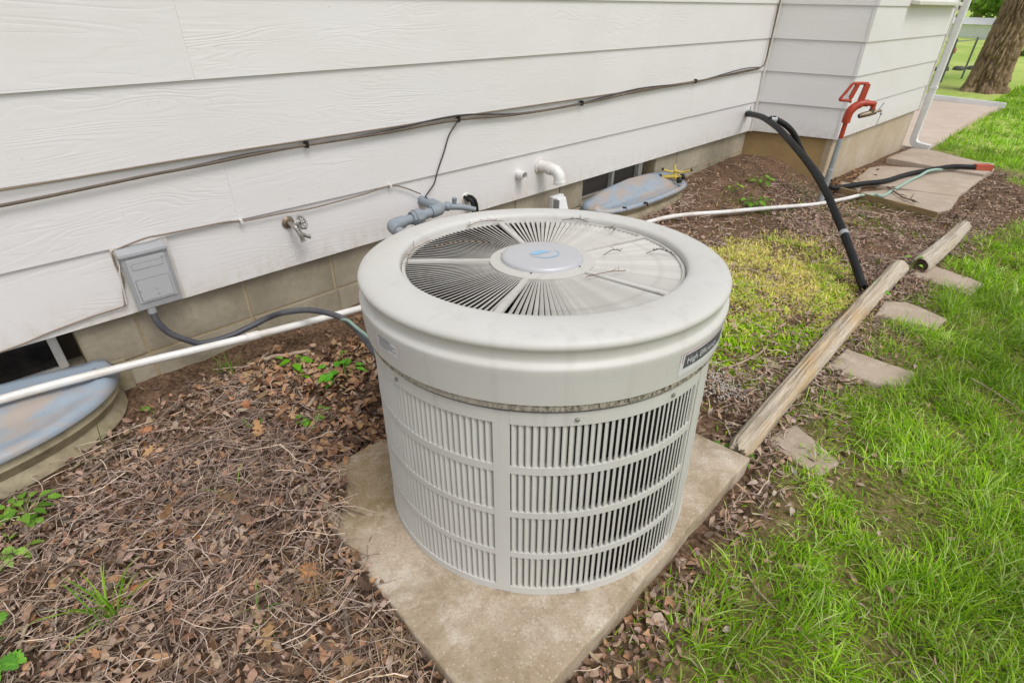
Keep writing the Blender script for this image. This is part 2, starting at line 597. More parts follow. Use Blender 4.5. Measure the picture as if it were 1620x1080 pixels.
def m_log(name, a, b, c):
    t = NT(name)
    v = t.coord((1.6, 34, 34))
    g = t.noise(3.0, 10, .74, v, 1.0)
    col = t.mix(t.ramp(g, [(.36, 0.0), (.62, 1.0)]), a, b)
    col = t.mix(t.ramp(t.noise(1.5, 5, .6, t.coord((1.6, 9, 9))), [(.5, 0.0), (.68, .75)]), col, c)
    cr = t.ramp(t.noise(3.4, 4, .5, t.coord((.8, 30, 30)), .4), [(.24, 1.0), (.31, 0.0)])
    col = t.mix(t.math('MULTIPLY', cr, .8), col, lin(58, 44, 32))
    t.bump(t.math('SUBTRACT', g, t.math('MULTIPLY', cr, .6)), .7, .008)
    return t.done(col, .9, 0, .2)


M['log'] = m_log('weathered_log', lin(208, 196, 176), lin(168, 154, 134), lin(190, 160, 116))
M['log_grey'] = m_log('grey_weathered_log', lin(206, 196, 180), lin(170, 158, 142), lin(176, 158, 134))
M['log_end'] = m_plain('rotten_log_end', lin(66, 54, 38), .95, dirt=lin(96, 84, 52), dscale=26, damt=.8, bump=.8, bscale=50)
M['timber'] = m_log('old_timber_edging', lin(164, 142, 104), lin(132, 112, 80), lin(120, 112, 72))
M['trunkbark'] = None


def m_bark():
    t = NT('furrowed_bark')
    g = t.noise(7, 8, .7, t.coord((1.6, 1.6, .5)), .6)
    col = t.mix(t.ramp(t.noise(3, 5, .6, t.coord((1, 1, .6))), [(.35, 0.0), (.65, 1.0)]), lin(132, 110, 88), lin(176, 152, 124))
    col = t.mix(t.ramp(g, [(.45, 0.0), (.7, .55)]), col, lin(150, 128, 104))
    t.bump(t.noise(40, 6, .7), .8, .015)
    return t.done(col, .95, 0, .15)


M['trunkbark'] = m_bark()


def m_ground():
    t = NT('soil_and_lawn_ground')
    a = t.n.new('ShaderNodeVertexColor'); a.layer_name = 'tint'
    sep = t.n.new('ShaderNodeSeparateColor'); t.l.new(a.outputs['Color'], sep.inputs[0])
    n1 = t.noise(6, 8, .7); n2 = t.noise(60, 6, .75); n3 = t.noise(.35, 6, .6)
    soil = t.mix(t.ramp(n1, [(.35, 0.0), (.66, 1.0)]), lin(84, 64, 48), lin(126, 100, 80))
    soil = t.mix(t.ramp(n2, [(.5, 0.0), (.7, .75)]), soil, lin(158, 134, 110))
    soil = t.mix(t.ramp(n2, [(.34, .9), (.50, 0.0)]), soil, lin(44, 32, 24))  # near-black soil puts the shade of gaps under the litter into colour
    lawn = t.mix(t.ramp(n2, [(.4, 0.0), (.66, 1.0)]), lin(96, 96, 46), lin(150, 134, 92))
    far = t.mix(t.ramp(n3, [(.4, 0.0), (.64, 1.0)]), lin(158, 184, 84), lin(192, 200, 118))
    far = t.mix(t.ramp(t.noise(9, 5, .7), [(.5, 0.0), (.7, .4)]), far, lin(96, 128, 44))
    col = t.mix(sep.outputs[0], soil, lawn)
    col = t.mix(sep.outputs[1], col, far)
    t.bump(t.math('ADD', n2, n1), .8, .012)
    return t.done(col, .95, 0, .12)


M['ground'] = m_ground()
# ================================================================== THE GROUND
def axis(lo, hi, step, far, grow=1.16):
    a = list(np.arange(lo, hi + 1e-6, step))
    d = step; x = a[-1]
    while x < far:
        d *= grow; x += d; a.append(x)
    d = step; x = a[0]
    while x > -far:
        d *= grow; x -= d; a.insert(0, x)
    return np.array(a)


def lawn_edge(x):
    return np.interp(x, [-3, .35, .6, 1.5, 2.1, 3.4, 4.7, 5.6, 6.6, 7.6, 8.4, 9.2, 13.0, 13.4],
                     [-2.9, -2.05, -1.97, -1.90, -1.86, -1.87, -1.94, -1.97, -1.98, -1.80, -1.05, -.75, -.75, 60])


def lawn_amount(x, y):
    n = fbm(x * 2.2, y * 2.2, 0, 5, 4)
    d = lawn_edge(x) - y
    a = sst(-.12, .30, d + (n - .5) * .55)
    near = sst(2.2, 1.2, x) * sst(.62, .2, d)              # worn ground beside the pad
    a = a * (1 - .28 * near * sst(.45, .6, fbm(x * 3.1, y * 3.1, 0, 9, 3)))
    worn = np.exp(-(((x - 6.3) / .9) ** 2 + ((y + 1.92) / .22) ** 2))
    return np.clip(a - worn * .95, 0, 1)


def fine_h(x, y):
    near = (np.abs(x - 3) < 9) * (np.abs(y + 1.5) < 6)
    return near * ((fbm(x * 5, y * 5, 0, 21, 4) - .5) * .03 + (fbm(x * 22, y * 22, 0, 33, 3) - .5) * .016)


def spill_h(x, y):
    n = fbm(np.asarray(x) * 9, np.asarray(y) * 9, 0, 81, 3) - .5
    return (.072 + .05 * n) * np.exp(-(((x - .40) / (.13 + .06 * n)) ** 2 + ((y + 1.0) / .17) ** 2)) + .03 * np.exp(-(((x - .355) / .03) ** 2 + ((y + 1.3) / .2) ** 2))


gx_ = axis(-1.5, 6.5, .03, 420); gy_ = axis(-3.3, .2, .03, 420)
GX, GY = np.meshgrid(gx_, gy_, indexing='ij')
hz_ = ground_h(GX, GY) + fine_h(GX, GY)
inpad = (GX > .36) & (GX < 1.5) & (GY > -1.89) & (GY < -.94)
spill = spill_h(GX, GY)     # soil washed over the pad's back corner
hz_ = np.where(inpad, np.minimum(hz_, -.005), hz_) + spill
under = sst(.03, .3, GY) * (GX < 9)
hz_ = hz_ - .15 * under
nx_, ny_ = GX.shape
idx = np.arange(nx_ * ny_).reshape(nx_, ny_)
quads = np.stack([idx[:-1, :-1], idx[1:, :-1], idx[1:, 1:], idx[:-1, 1:]], -1).reshape(-1, 4)
tint = np.zeros((nx_ * ny_, 3), np.float32)
la = lawn_amount(GX, GY).ravel()
tint[:, 0] = la
tint[:, 1] = (sst(5.5, 11, np.hypot(GX, GY + 2.2)).ravel()) * la
ground = np_mesh('ground', np.stack([GX, GY, hz_], -1), quads, None, M['ground'], tint, smooth=True, kind='structure')

# concrete walkway beyond the bay, running along the house to the driveway
wv = MB()
WALK = [(8.18, -.70), (8.30, -.93), (8.98, -.98), (9.7, -.93), (11.0, -.92), (12.4, -.94), (13.35, -1.02), (13.35, 3.2), (8.18, 3.2)]
wv.prism(WALK, -.30, -.128)
tag(wv.build('walkway', M['walk'], bevel=.008), kind='structure')

# ================================================================== THE HOUSE
house = thing('house', 'white house with wide lap siding over a concrete block foundation', 'house', (2.0, 0, 0))
Z0, EXP = .305, .2516
ROWS = 8


def board(p0, p1, row, z_extra=0.0, th=.010, lean=.0105, lap=.026):
    """one lap board between two plan points; its outer face is on the right of p0->p1"""
    d = Vector((p1[0] - p0[0], p1[1] - p0[1], 0)); L = d.length; d.normalize()
    n = Vector((d.y, -d.x, 0))                               # outward
    z0 = Z0 + row * EXP; z1 = z0 + EXP + lap
    a = Vector((p0[0], p0[1], 0)); b = Vector((p1[0], p1[1], 0))
    k = 10
    mb = MB()
    for i in range(k):
        q0 = a + d * L * i / k; q1 = a + d * L * (i + 1) / k
        z = Vector((0, 0, 1))
        w0 = 0.0; w1 = 0.0
        c = []
        for (zz, o) in ((z0, 0.0), (z1, -lean)):
            c += [q0 + z * zz + n * o, q1 + z * zz + n * o, q1 + z * zz + n * (o - th), q0 + z * zz + n * (o - th)]
        mb.hexa(c) if k == 1 else mb.add(c, [(0, 1, 5, 4), (2, 3, 7, 6), (0, 3, 2, 1), (4, 5, 6, 7)] + ([(3, 0, 4, 7)] if i == 0 else []) + ([(1, 2, 6, 5)] if i == k - 1 else []))
    o = mb.build('siding_board', M['siding'], house)
    return o


XL, XI = -2.6, 5.372
joints = {0: [-.9, .924, 1.604, 3.9], 1: [-1.3, .725, 4.2], 2: [-.75, 2.95], 3: [.70, 3.6], 4: [-.2, 2.4], 5: [1.5, 4.0], 6: [-.6, 2.9], 7: [.6, 3.8]}
for r in range(ROWS):
    xs = [XL] + [x for x in joints[r]] + [XI]
    for a, b in zip(xs[:-1], xs[1:]):
        board((a + .0002, 0), (b - .0002, 0), r)
BI, BO, BE = (5.392, -.006), (5.600, -.690), (8.120, -.742)    # bay: inner corner, outer corner, far end
for r in range(ROWS):
    board(BI, BO, r)
    board(BO, BE, r)
    # metal corner cap on the bay's outer corner
    z0 = Z0 + r * EXP
    c = Vector((BO[0], BO[1], 0))
    d1 = (Vector((BI[0] - BO[0], BI[1] - BO[1], 0))).normalized(); d2 = (Vector((BE[0] - BO[0], BE[1] - BO[1], 0))).normalized()
    n1 = Vector((-.957, -.291, 0)); n2 = Vector((-.021, -1, 0))
    mbc = MB()
    e = c + (n1 + n2).normalized() * .0055
    for (dd, nn) in ((d1, n1), (d2, n2)):
        q = c + dd * .022
        lo = Vector((0, 0, z0 - .001)); hi = Vector((0, 0, z0 + EXP - .002))
        inn = -(n1 + n2).normalized() * .0095
        mbc.hexa([e + lo, q + nn * .003 + lo, q + lo, c + lo, e + hi + inn, q + nn * .003 + hi + inn, q + hi + inn, c + hi + inn])
    mbc.build('corner_cap', M['siding'], house)
# dark board sheathing behind the laps, trim strip in the inner corner
MB().box((XL, .0225, .302), (5.40, .12, 2.4)).build('sheathing', M['sheath'], house)


def wall_prism(p0, p1, off, th, z0, z1, name, mat, bevel=0.0):
    d = Vector((p1[0] - p0[0], p1[1] - p0[1], 0)).normalized()
    n = Vector((d.y, -d.x, 0))
    q = [Vector((p0[0], p0[1], 0)) - n * off, Vector((p1[0], p1[1], 0)) - n * off]
    q += [q[1] - n * th, q[0] - n * th]
    return MB().prism([(v.x, v.y) for v in q], z0, z1).build(name, mat, house, bevel=bevel)


inset = lambda p, dx, dy: (p[0] + dx, p[1] + dy)
wall_prism((5.42, .05), inset(BO, .03, .03), .0, .1, .302, 2.4, 'sheathing', M['sheath'])
wall_prism(inset(BO, .03, .0235), inset(BE, -.03, .0235), .0, .1, .302, 2.4, 'sheathing', M['sheath'])
MB().box((5.366, -.016, .30), (5.388, .006, 2.35)).build('corner_trim', M['trim'], house, bevel=.002)
# end board of the bay, then the return wall beyond it
MB().box((8.121, -.748, .29), (8.165, -.70, 2.35)).build('corner_trim', M['trim'], house, bevel=.002)
wall_prism((8.165, -.69), (8.165, 2.4), .0, .1, .29, 2.4, 'return_wall', M['siding'])
# window sill low on the bay front
MB().hexa([(6.42, -.775, 1.322), (8.02, -.805, 1.322), (8.02, -.72, 1.328), (6.42, -.69, 1.328),
           (6.42, -.775, 1.352), (8.02, -.805, 1.352), (8.02, -.72, 1.36), (6.42, -.69, 1.36)]).build('window_sill', M['trim'], house, bevel=.004)

# block foundation, course by course
W1 = (-1.05, .092); W2 = (2.962, 3.842)
course1 = [-2.6, -2.35, -1.944, -1.538, -1.132, W1[0]] + [W1[1], .283, .689, 1.095, 1.501, 1.907, 2.313, 2.719, W2[0]] + [W2[1], 4.16, 4.566, 4.972, 5.378]
blk_rng = random.Random(4)


def block(x0, x1, z0, z1):
    j = .0028
    dy = blk_rng.uniform(-.0035, .0035)
    MB().box((x0 + j, .032 + dy, z0 + j), (x1 - j, .2, z1 - j)).build('concrete_block', M['block'], house, bevel=.0035)


for a, b in zip(course1[:-1], course1[1:]):
    if (a == W1[0] and b == W1[1]) or (a == W2[0] and b == W2[1]): continue
    block(a, b, .113, .297)
x = -2.6
while x < 5.3:
    block(x + .048, min(x + .454, 5.378), -.087, .113); x += .406
x = -2.6
while x < 5.3:
    block(x - .15, min(x + .256, 5.378), -.287, -.087); x += .406
mm = MB()
mm.box((-2.6, .0372, -.29), (W1[0] - .001, .19, .2985)); mm.box((W1[1] + .001, .0372, -.29), (W2[0] - .001, .19, .2985)); mm.box((W2[1] + .001, .0372, -.29), (5.40, .19, .2985))
mm.box((W1[0], .0372, -.29), (W1[1], .19, .106)); mm.box((W2[0], .0372, -.29), (W2[1], .19, .106))
mm.build('mortar', M['mortar'], house)
# bay foundation of poured concrete: stained side, pale front
def pour(p0, p1, mat, z0=-.42, z1=.299):
    return wall_prism(p0, p1, .0, .14, z0, z1, 'poured_foundation', mat, bevel=.004)
pour((5.405, .06), inset(BO, .026, .030), M['ochre'])
pour(inset(BO, .010, .026), inset(BE, .012, .026), M['poured'])

# basement windows
def basement_window(x0, x1, mull, pane_mat):
    w = MB()
    t = .028; y0, y1 = .105, .16
    w.box((x0 + .006, y0 + .02, .115), (x1 - .05, y1, .126)); w.box((x0 + .006, y0, .298 - .02), (x1 - .05, y1, .298))
    w.box((x0 + .006, y0, .1262), (x0 + .006 + t, y1, .278)); w.box((x1 - .05 - t, y0, .1262), (x1 - .05, y1, .278))
    fr = w.build('window', M['trim'], house, bevel=.003)
    MB().box((x0 + .01, y0 + .03, .13), (x1 - .06, y0 + .036, .29)).build('pane', pane_mat, fr)
    if mull:
        MB().box((mull - .014, y0 - .006, .13), (mull + .014, y0 + .028, .29)).build('mullion', M['trim'], fr, bevel=.002)
        MB().box((x1 - .12, y0 - .012, .115), (x1 - .10, y0 + .028, .29)).build('mullion', M['trim'], fr, bevel=.002)
    MB().box((x0, .06, .095), (x1, .30, .114)).build('window_sill', M['block'], house)
    MB().box((x0 - .01, .19, .10), (x1 + .01, .5, .30)).build('window_recess', M['sheath'], house)
basement_window(W1[0], W1[1], None, M['glass'])
basement_window(W2[0], W2[1], 3.40, M['screen'])

# ================================================================== WINDOW WELLS AND THEIR COVERS
def half_oval(cx, a, b, p, n=40, z=0.0, y0=.0, ext=1.0):
    pts = []
    for i in range(n + 1):
        th = -PI * i / n
        c, s_ = math.cos(th), math.sin(th)
        x = cx - a * (abs(c) ** (2 / p)) * (1 if c < 0 else -1) * -1
        y = y0 - b * (abs(s_) ** (2 / p))
        pts.append((cx + a * math.copysign(abs(c) ** (2 / p), c), y))
    return pts


def window_well(cx, a, b, p, ztop, label, stakes=True):
    t = thing('window_well', label, 'window well', (cx, 0, 0))
    prof = []
    n = 14
    z0 = -.16
    for i in range(n + 1):
        z = z0 + (ztop - z0) * i / n
        prof.append((z, .011 * math.cos((z - z0) / .085 * 2 * PI)))
    prof2 = [(z, o - .006) for z, o in reversed(prof)]
    v, f = [], []
    ring = half_oval(cx, a, b, p, 44)
    P = prof + prof2
    m = len(ring)
    for i, (x, y) in enumerate(ring):
        nx, ny = (x - cx) / (a * a), y / (b * b)
        l = math.hypot(nx, ny) or 1
        nx, ny = nx / l, ny / l
        for (z, o) in P: v.append((x + nx * o, y + ny * o, z))
    k = len(P)
    for i in range(m - 1):
        for j in range(k):
            f.append((i * k + j, (i + 1) * k + j, (i + 1) * k + (j + 1) % k, i * k + (j + 1) % k))
    MB().add(v, f).build('well_ring', M['well'], t, smooth=True, auto=math.radians(50))
    MB().box((cx - a - .055, .012, -.16), (cx - a + .012, .020, ztop)).build('wall_flange', M['well'], t, bevel=.001)
    MB().box((cx + a - .012, .012, -.16), (cx + a + .055, .020, ztop)).build('wall_flange', M['well'], t, bevel=.001)
    return t


def well_cover(cx, a, b, p, z, label, rise=.03, ridge=.02, rb=.34, name='window_well_cover'):
    """shallow moulded plastic lid: rolled rim, sunk field, raised ridge by the wall"""
    t = thing(name, label, 'window well cover', (cx, -.1, z))
    nr, nt = 22, 64
    v = []; f = []
    outer = half_oval(cx, a, b, p, nt)
    ridge_y = -b * rb
    for i in range(nr + 1):
        s_ = i / nr
        for (x, y) in outer:
            X = cx + (x - cx) * s_; Y = .026 + (y - .026) * s_
            e = 1 - s_
            zz = z + .002
            rim = math.exp(-((e - .07) / .035) ** 2) * .008
            zz += rim - .004 * sst(.10, .2, e)
            yy = (Y - ridge_y) / (b * .10)
            if yy > 0: zz += (ridge + rise * min(1, (Y - ridge_y) / (0.03 - ridge_y))) * (1 - .75 * min(1, abs((X - cx) / a)) ** 4)
            else: zz += ridge * math.exp(-yy * yy)
            zz += .006 * (float(vnoise(X * 7, Y * 7, 0, 3)) - .5)
            if s_ > .995: zz = z - .012
            v.append((X, Y, zz))
    m = nt + 1
    for i in range(nr):
        for j in range(nt):
            f.append((i * m + j, i * m + j + 1, (i + 1) * m + j + 1, (i + 1) * m + j))
    o = MB().add(v, f).build('lid', M['cover'], t, smooth=True, auto=math.radians(60))
    md = o.modifiers.new('thickness', 'SOLIDIFY'); md.thickness = .004; md.offset = -1
    return t


window_well(-.44, .585, .345, 2.3, .135, 'corrugated steel window well in the bare soil at the left edge')
well_cover(-.44, .605, .365, 2.3, .140, 'blue plastic cover stained brown over the left window well, white pipe crossing it', .042, .018, .30)
window_well(3.505, .565, .225, 3.0, .112, 'low window well with a pale ring behind the air conditioner')
wc2 = well_cover(3.505, .590, .250, 3.0, .118, 'grey blue plastic cover with brown dirt on it, yellow sprinkler on top', .072, .020, .34)
kb = random.Random(2)
for px, py in ((3.13, -.20), (3.33, -.238), (3.86, -.19)):
    MB().tube([(px - .02, py - .006, .128), (px + .004, py - .014, .124), (px + .012, py - .022, .10)], .006, 6).build('clip', M['blackplastic'], wc2)

# ================================================================== CONCRETE PAD, STEPPING STONES, SLABS
def rough_prism(poly, z0f, z1f, edge=.006, step=.045, amp=.004, seed=1):
    """flat stone slab with uneven worn edges; z0f/z1f give bottom and top heights"""
    P = []
    n = len(poly)
    for i in range(n):
        a = Vector(poly[i] + (0,)); b = Vector(poly[(i + 1) % n] + (0,))
        k = max(2, int((b - a).length / step))
        for j in range(k): P.append(a.lerp(b, j / k))
    cx = sum(p.x for p in P) / len(P); cy = sum(p.y for p in P) / len(P)
    rows = []
    m = len(P)
    rr = np.array([[p.x, p.y] for p in P])
    jit = (fbm(rr[:, 0] * 9, rr[:, 1] * 9, 0, seed, 3) - .5) * edge * 3
    c = Vector((cx, cy, 0))
    def ring(inset_, zf, dz):
        out = []
        for i, p in enumerate(P):
            d = (c - p).normalized()
            q = p + d * (inset_ + jit[i])
            out.append((q.x, q.y, zf(q.x, q.y) + dz + (float(vnoise(q.x * 14, q.y * 14, 0, seed)) - .5) * amp))
        return out
    v = ring(.004, z0f, 0) + ring(0, z1f, -edge * 1.3) + ring(edge * .35, z1f, -edge * .4) + ring(edge * 1.3, z1f, 0)
    f = []
    for r in range(3):
        for i in range(m): f.append((r * m + i, r * m + (i + 1) % m, (r + 1) * m + (i + 1) % m, (r + 1) * m + i))
    # top as shrinking rings so that it keeps a slight unevenness
    last = 3 * m
    for s_ in (.25, .5, .75):
        base = len(v)
        for i, p in enumerate(P):
            q = p.lerp(c, s_)
            v.append((q.x, q.y, z1f(q.x, q.y) + (float(vnoise(q.x * 6, q.y * 6, 0, seed + 3)) - .5) * amp * 1.2))
        for i in range(m): f.append((last + i, last + (i + 1) % m, base + (i + 1) % m, base + i))
        last = base
    v.append((cx, cy, z1f(cx, cy)))
    for i in range(m): f.append((last + i, last + (i + 1) % m, len(v) - 1))
    return MB().add(v, f)


AX = Vector((.027, .054, 1)).normalized()
AB = Vector((.961, -1.413, .05))
padz = lambda x, y: AB.z - ((x - AB.x) * AX.x + (y - AB.y) * AX.y) / AX.z
o = rough_prism([(.345, -1.885), (1.497, -1.862), (1.478, -.93), (.40, -.93)], lambda x, y: padz(x, y) - .115, padz, .0055, .03, .004, 5).build('concrete_pad', M['pad'], smooth=True, auto=math.radians(50))
tag(o, 'square concrete pad with moss stains under the air conditioner', 'concrete pad')

stones = [([(2.36, -1.82), (2.60, -1.83), (2.625, -2.11), (2.49, -2.10), (2.40, -2.02)], 'pale stepping stone beside the middle of the long log, grass at its near corner'),
          ([(3.07, -1.82), (3.30, -1.80), (3.38, -1.89), (3.33, -2.09), (3.16, -2.08)], 'stepping stone beside the far half of the long log, partly grown over'),
          ([(3.82, -1.80), (4.11, -1.86), (4.05, -2.15), (3.79, -2.12)], 'stepping stone in the grass where the two logs meet'),
          ([(1.70, -1.84), (1.88, -1.88), (1.79, -2.07), (1.66, -2.04)], 'small stepping stone half buried near the concrete pad corner')]
for i, (poly, lab) in enumerate(stones):
    hz = .018 if i < 3 else .011
    o = rough_prism(poly, lambda x, y: gz(x, y) - .06, lambda x, y, hz=hz: gz(x, y) + hz, .006, .035, .004, 20 + i).build('stepping_stone', M['step'], smooth=True, auto=math.radians(50))
    tag(o, lab, 'stepping stone', 'stepping stones along the logs')

slabs = [([(5.42, -.985), (5.78, -1.14), (5.98, -1.352), (6.09, -1.655), (5.56, -1.685), (5.345, -1.60)], .030, 'front concrete slab by the timber edging, small branch lying on it'),
         ([(5.86, -.86), (6.62, -.79), (6.83, -.85), (7.13, -1.24), (7.155, -1.67), (6.12, -1.65), (6.01, -1.32)], .030, 'middle concrete slab crossed by the black and green hoses'),
         ([(7.17, -.80), (8.04, -.84), (8.10, -1.06), (7.75, -1.66), (7.54, -1.70), (7.18, -1.665), (7.15, -1.23)], .055, 'far concrete slab raised above its neighbour at the bay corner'),
         ([(5.66, -.80), (5.80, -.79), (5.83, -.97), (5.62, -.99)], .026, 'small broken concrete slab piece against the bay foundation')]
for i, (poly, hz, lab) in enumerate(slabs):
    o = rough_prism(poly, lambda x, y: gz(x, y) - .07, lambda x, y, hz=hz: gz(x, y) + hz, .006, .05, .003, 40 + i).build('concrete_slab', M['slab'], smooth=True, auto=math.radians(50))
    tag(o, lab, 'concrete slab', 'concrete slabs beside the bay')

# timber edging board in front of the slabs
e0 = Vector((5.375, -.90, gz(5.37, -.9))); e1 = Vector((5.235, -1.66, gz(5.235, -1.66)))
L = (e1 - e0).length
mb = MB()
k = 14
v = []; f = []
for i in range(k + 1):
    x = L * i / k
    w = (float(vnoise(x * 8, 1.3, 0, 3)) - .5) * .008
    v += [(x, -.025 + w, -.05), (x, .025 + w, -.05), (x, .022 + w, .066 + w), (x, -.020 + w, .070 - w)]
for i in range(k):
    for j in range(4): f.append((i * 4 + j, (i + 1) * 4 + j, (i + 1) * 4 + (j + 1) % 4, i * 4 + (j + 1) % 4))
f += [(3, 2, 1, 0), (k * 4, k * 4 + 1, k * 4 + 2, k * 4 + 3)]
o = mb.add(v, f).build('timber_edging', M['timber'], local=True, bevel=.005)
o.location = e0
o.rotation_euler = (0, 0, math.atan2(e1.y - e0.y, e1.x - e0.x))
tag(o, 'old timber edging board with a rotten end in front of the slabs', 'timber edging')

# ================================================================== LOGS
def make_log(p0, p1, r0, r1, seed, mat, label, bend=0.0, end_dark=False):
    p0, p1 = Vector(p0), Vector(p1)
    L = (p1 - p0).length
    nl, ns = 90, 56
    u = np.linspace(0, 1, nl)[:, None]; a = np.linspace(0, 2 * PI, ns, endpoint=False)[None, :]
    r = r0 + (r1 - r0) * u + 0 * a
    rel = (fbm(u * L * 2.2 + 0 * a, np.cos(a) * 1.3 + 5 + 0 * u, np.sin(a) * 1.3 + 0 * u, seed, 4) - .5)
    r = r * (1 + .22 * rel)
    g = fbm(u * L * 1.5 + 0 * a, np.cos(a) * 9 + 0 * u, np.sin(a) * 9 + 0 * u, seed + 5, 3)
    r = r - (.011 * sst(.60, .66, g) + .006 * sst(.42, .36, g)) * (1 - .85 * np.exp(-(u * L / .05) ** 2) * end_dark)
    tip = np.minimum(u * L, (1 - u) * L)
    r = r * (1 - .22 * np.exp(-(tip / .012) ** 2))
    X = u * L + 0 * a + (fbm(np.cos(a) * 2 + 0 * u, np.sin(a) * 2 + 0 * u, 1, seed + 8, 3) - .5) * (.008 if end_dark else .05) * (np.exp(-(u * L / .03) ** 2) - 0 * a)
    Y = r * np.cos(a) + bend * np.sin(PI * u) ; Z = r * np.sin(a) * .97
    V = np.stack([X, Y, Z], -1).reshape(-1, 3)
    i = np.arange(nl * ns).reshape(nl, ns)
    q = np.stack([i[:-1], np.roll(i, -1, 1)[:-1], np.roll(i, -1, 1)[1:], i[1:]], -1).reshape(-1, 4)
    t = thing('log', label, 'log', p0, 'logs edging the bed')
    d = p1 - p0
    t.rotation_euler = (0, -math.asin(d.z / L), math.atan2(d.y, d.x))
    np_mesh('wood', V, q, None, mat, parent=t, smooth=True)
    for e in (0, 1):
        ring = V.reshape(nl, ns, 3)[0 if e == 0 else -1]
        c = ring.mean(0)
        vv = list(ring) + [c + (ring[j] - c) * .5 + np.array([(.006 if e == 0 else -.006) * random.random(), 0, 0]) for j in range(ns)] + [c + np.array([.008 if e == 0 else -.008, 0, 0])]
        ff = []
        for j in range(ns):
            ff.append((j, (j + 1) % ns, ns + (j + 1) % ns, ns + j)); ff.append((ns + j, ns + (j + 1) % ns, 2 * ns))
        MB().add(vv, ff).build('end_grain', M['log_end'] if (end_dark and e == 0) else mat, t, local=True)
    return t


def on(x, y, off=0.0): return (x, y, gz(x, y) + off)


make_log(on(1.53, -1.812, .038), on(3.83, -1.745, .043), .040, .047, 3, M['log'], 'long weathered tan log lying between the bed and the stepping stones', .012)
make_log(on(3.93, -1.822, .048), on(5.11, -1.855, .044), .055, .046, 9, M['log_grey'], 'shorter grey log with a dark rotten end beyond the long one', -.01, True)
# ================================================================== THE AIR CONDITIONER
ac = thing('air_conditioner', 'large round beige outdoor air conditioner unit with louvred sides standing on the concrete pad', 'air conditioner', AB)
ae = Vector((0, 1, 0)).cross(AX).normalized(); af = AX.cross(ae)
ac.rotation_euler = Matrix(((ae.x, af.x, AX.x), (ae.y, af.y, AX.y), (ae.z, af.z, AX.z))).to_euler()
D2R = PI / 180


def acp(ang, z, r):
    a = ang * D2R
    return Vector((r * math.cos(a), r * math.sin(a), z))


SEG = 144
# moulded top cap: rounded ring, inset band, ledge and tapering skirt
cap = [(.452, .572), (.4545, .5725), (.4565, .60), (.459, .64), (.4605, .652), (.4600, .6575), (.4575, .6605), (.4515, .664), (.4495, .667), (.4490, .672),
       (.4510, .688), (.4535, .692), (.4565, .695), (.4582, .699), (.4580, .704), (.4555, .709), (.450, .713), (.440, .7175), (.425, .7215), (.405, .7245), (.385, .7250), (.370, .7240), (.3605, .7220), (.3565, .7185), (.3550, .712), (.3548, .694),
       (.351, .694), (.351, .66), (.44, .64), (.446, .572)]
MB().lathe(cap, SEG, closed=True).build('top_cap', M['plastic'], ac, local=True, smooth=True, auto=math.radians(38))
MB().lathe([(.4480, .5555), (.4505, .5560), (.4512, .5630), (.4502, .5705), (.4470, .5710), (.4400, .5560)], SEG, closed=True).build('trim_band', M['band'], ac, local=True, smooth=True, auto=math.radians(40))

# fan grille: outer ring, inner ring, five spokes, slanted slats
fan = MB().lathe([(.3530, .698), (.3530, .7055), (.3455, .7055), (.3440, .698)], SEG, closed=True).lathe([(.1330, .697), (.1330, .7050), (.1040, .7085), (.1040, .699)], 72, closed=True).build('fan_grille', M['slat'], ac, local=True, smooth=True, auto=math.radians(35))
SP = [64, 136, 206, 276, 347]
for sp in SP:
    m_ = MB()
    u = acp(sp, 0, 1); w = acp(sp + 90, 0, 1)
    c = []
    for z in (.6975, .7062):
        c += [u * .130 - w * .0075 + Vector((0, 0, z)), u * .347 - w * .0095 + Vector((0, 0, z)), u * .347 + w * .0095 + Vector((0, 0, z)), u * .130 + w * .0075 + Vector((0, 0, z))]
    m_.hexa(c)
    # a slightly raised rib in the middle
    m_.build('spoke', M['slat'], fan, local=True, bevel=.0015)
slat_src = None
N_SECT = 27
for i in range(5):
    a0 = SP[i]; a1 = SP[(i + 1) % 5] + (360 if i == 4 else 0)
    m0, m1 = a0 + 2.9, a1 - 2.3
    for k in range(N_SECT):
        ang = m0 + (m1 - m0) * (k + .5) / N_SECT
        if slat_src is None:
            h_, t_, tl = .0125, .0006, 27 * D2R
            tx, tz = math.cos(tl), math.sin(tl)       # lean: top edge towards growing angle
            v = []
            for (r, hh) in ((.128, h_ * .38), (.346, h_)):
                for (s_, n_) in ((-.5, -1), (.5, -1), (.5, 1), (-.5, 1)):
                    yy = s_ * hh * tx - n_ * t_ * tz
                    zz = .6992 + (s_) * hh * tz + n_ * t_ * tx
                    v.append((r, yy, zz))
            slat_src = MB().add(v, [(0, 1, 2, 3), (7, 6, 5, 4), (0, 4, 5, 1), (1, 5, 6, 2), (2, 6, 7, 3), (3, 7, 4, 0)]).build('slat', M['slat'], fan, local=True)
            slat_src.rotation_euler = (0, 0, ang * D2R)
        else:
            s_ = share(slat_src, 'slat', fan)
            s_.rotation_euler = (0, 0, (ang + random.uniform(-.08, .08)) * D2R)
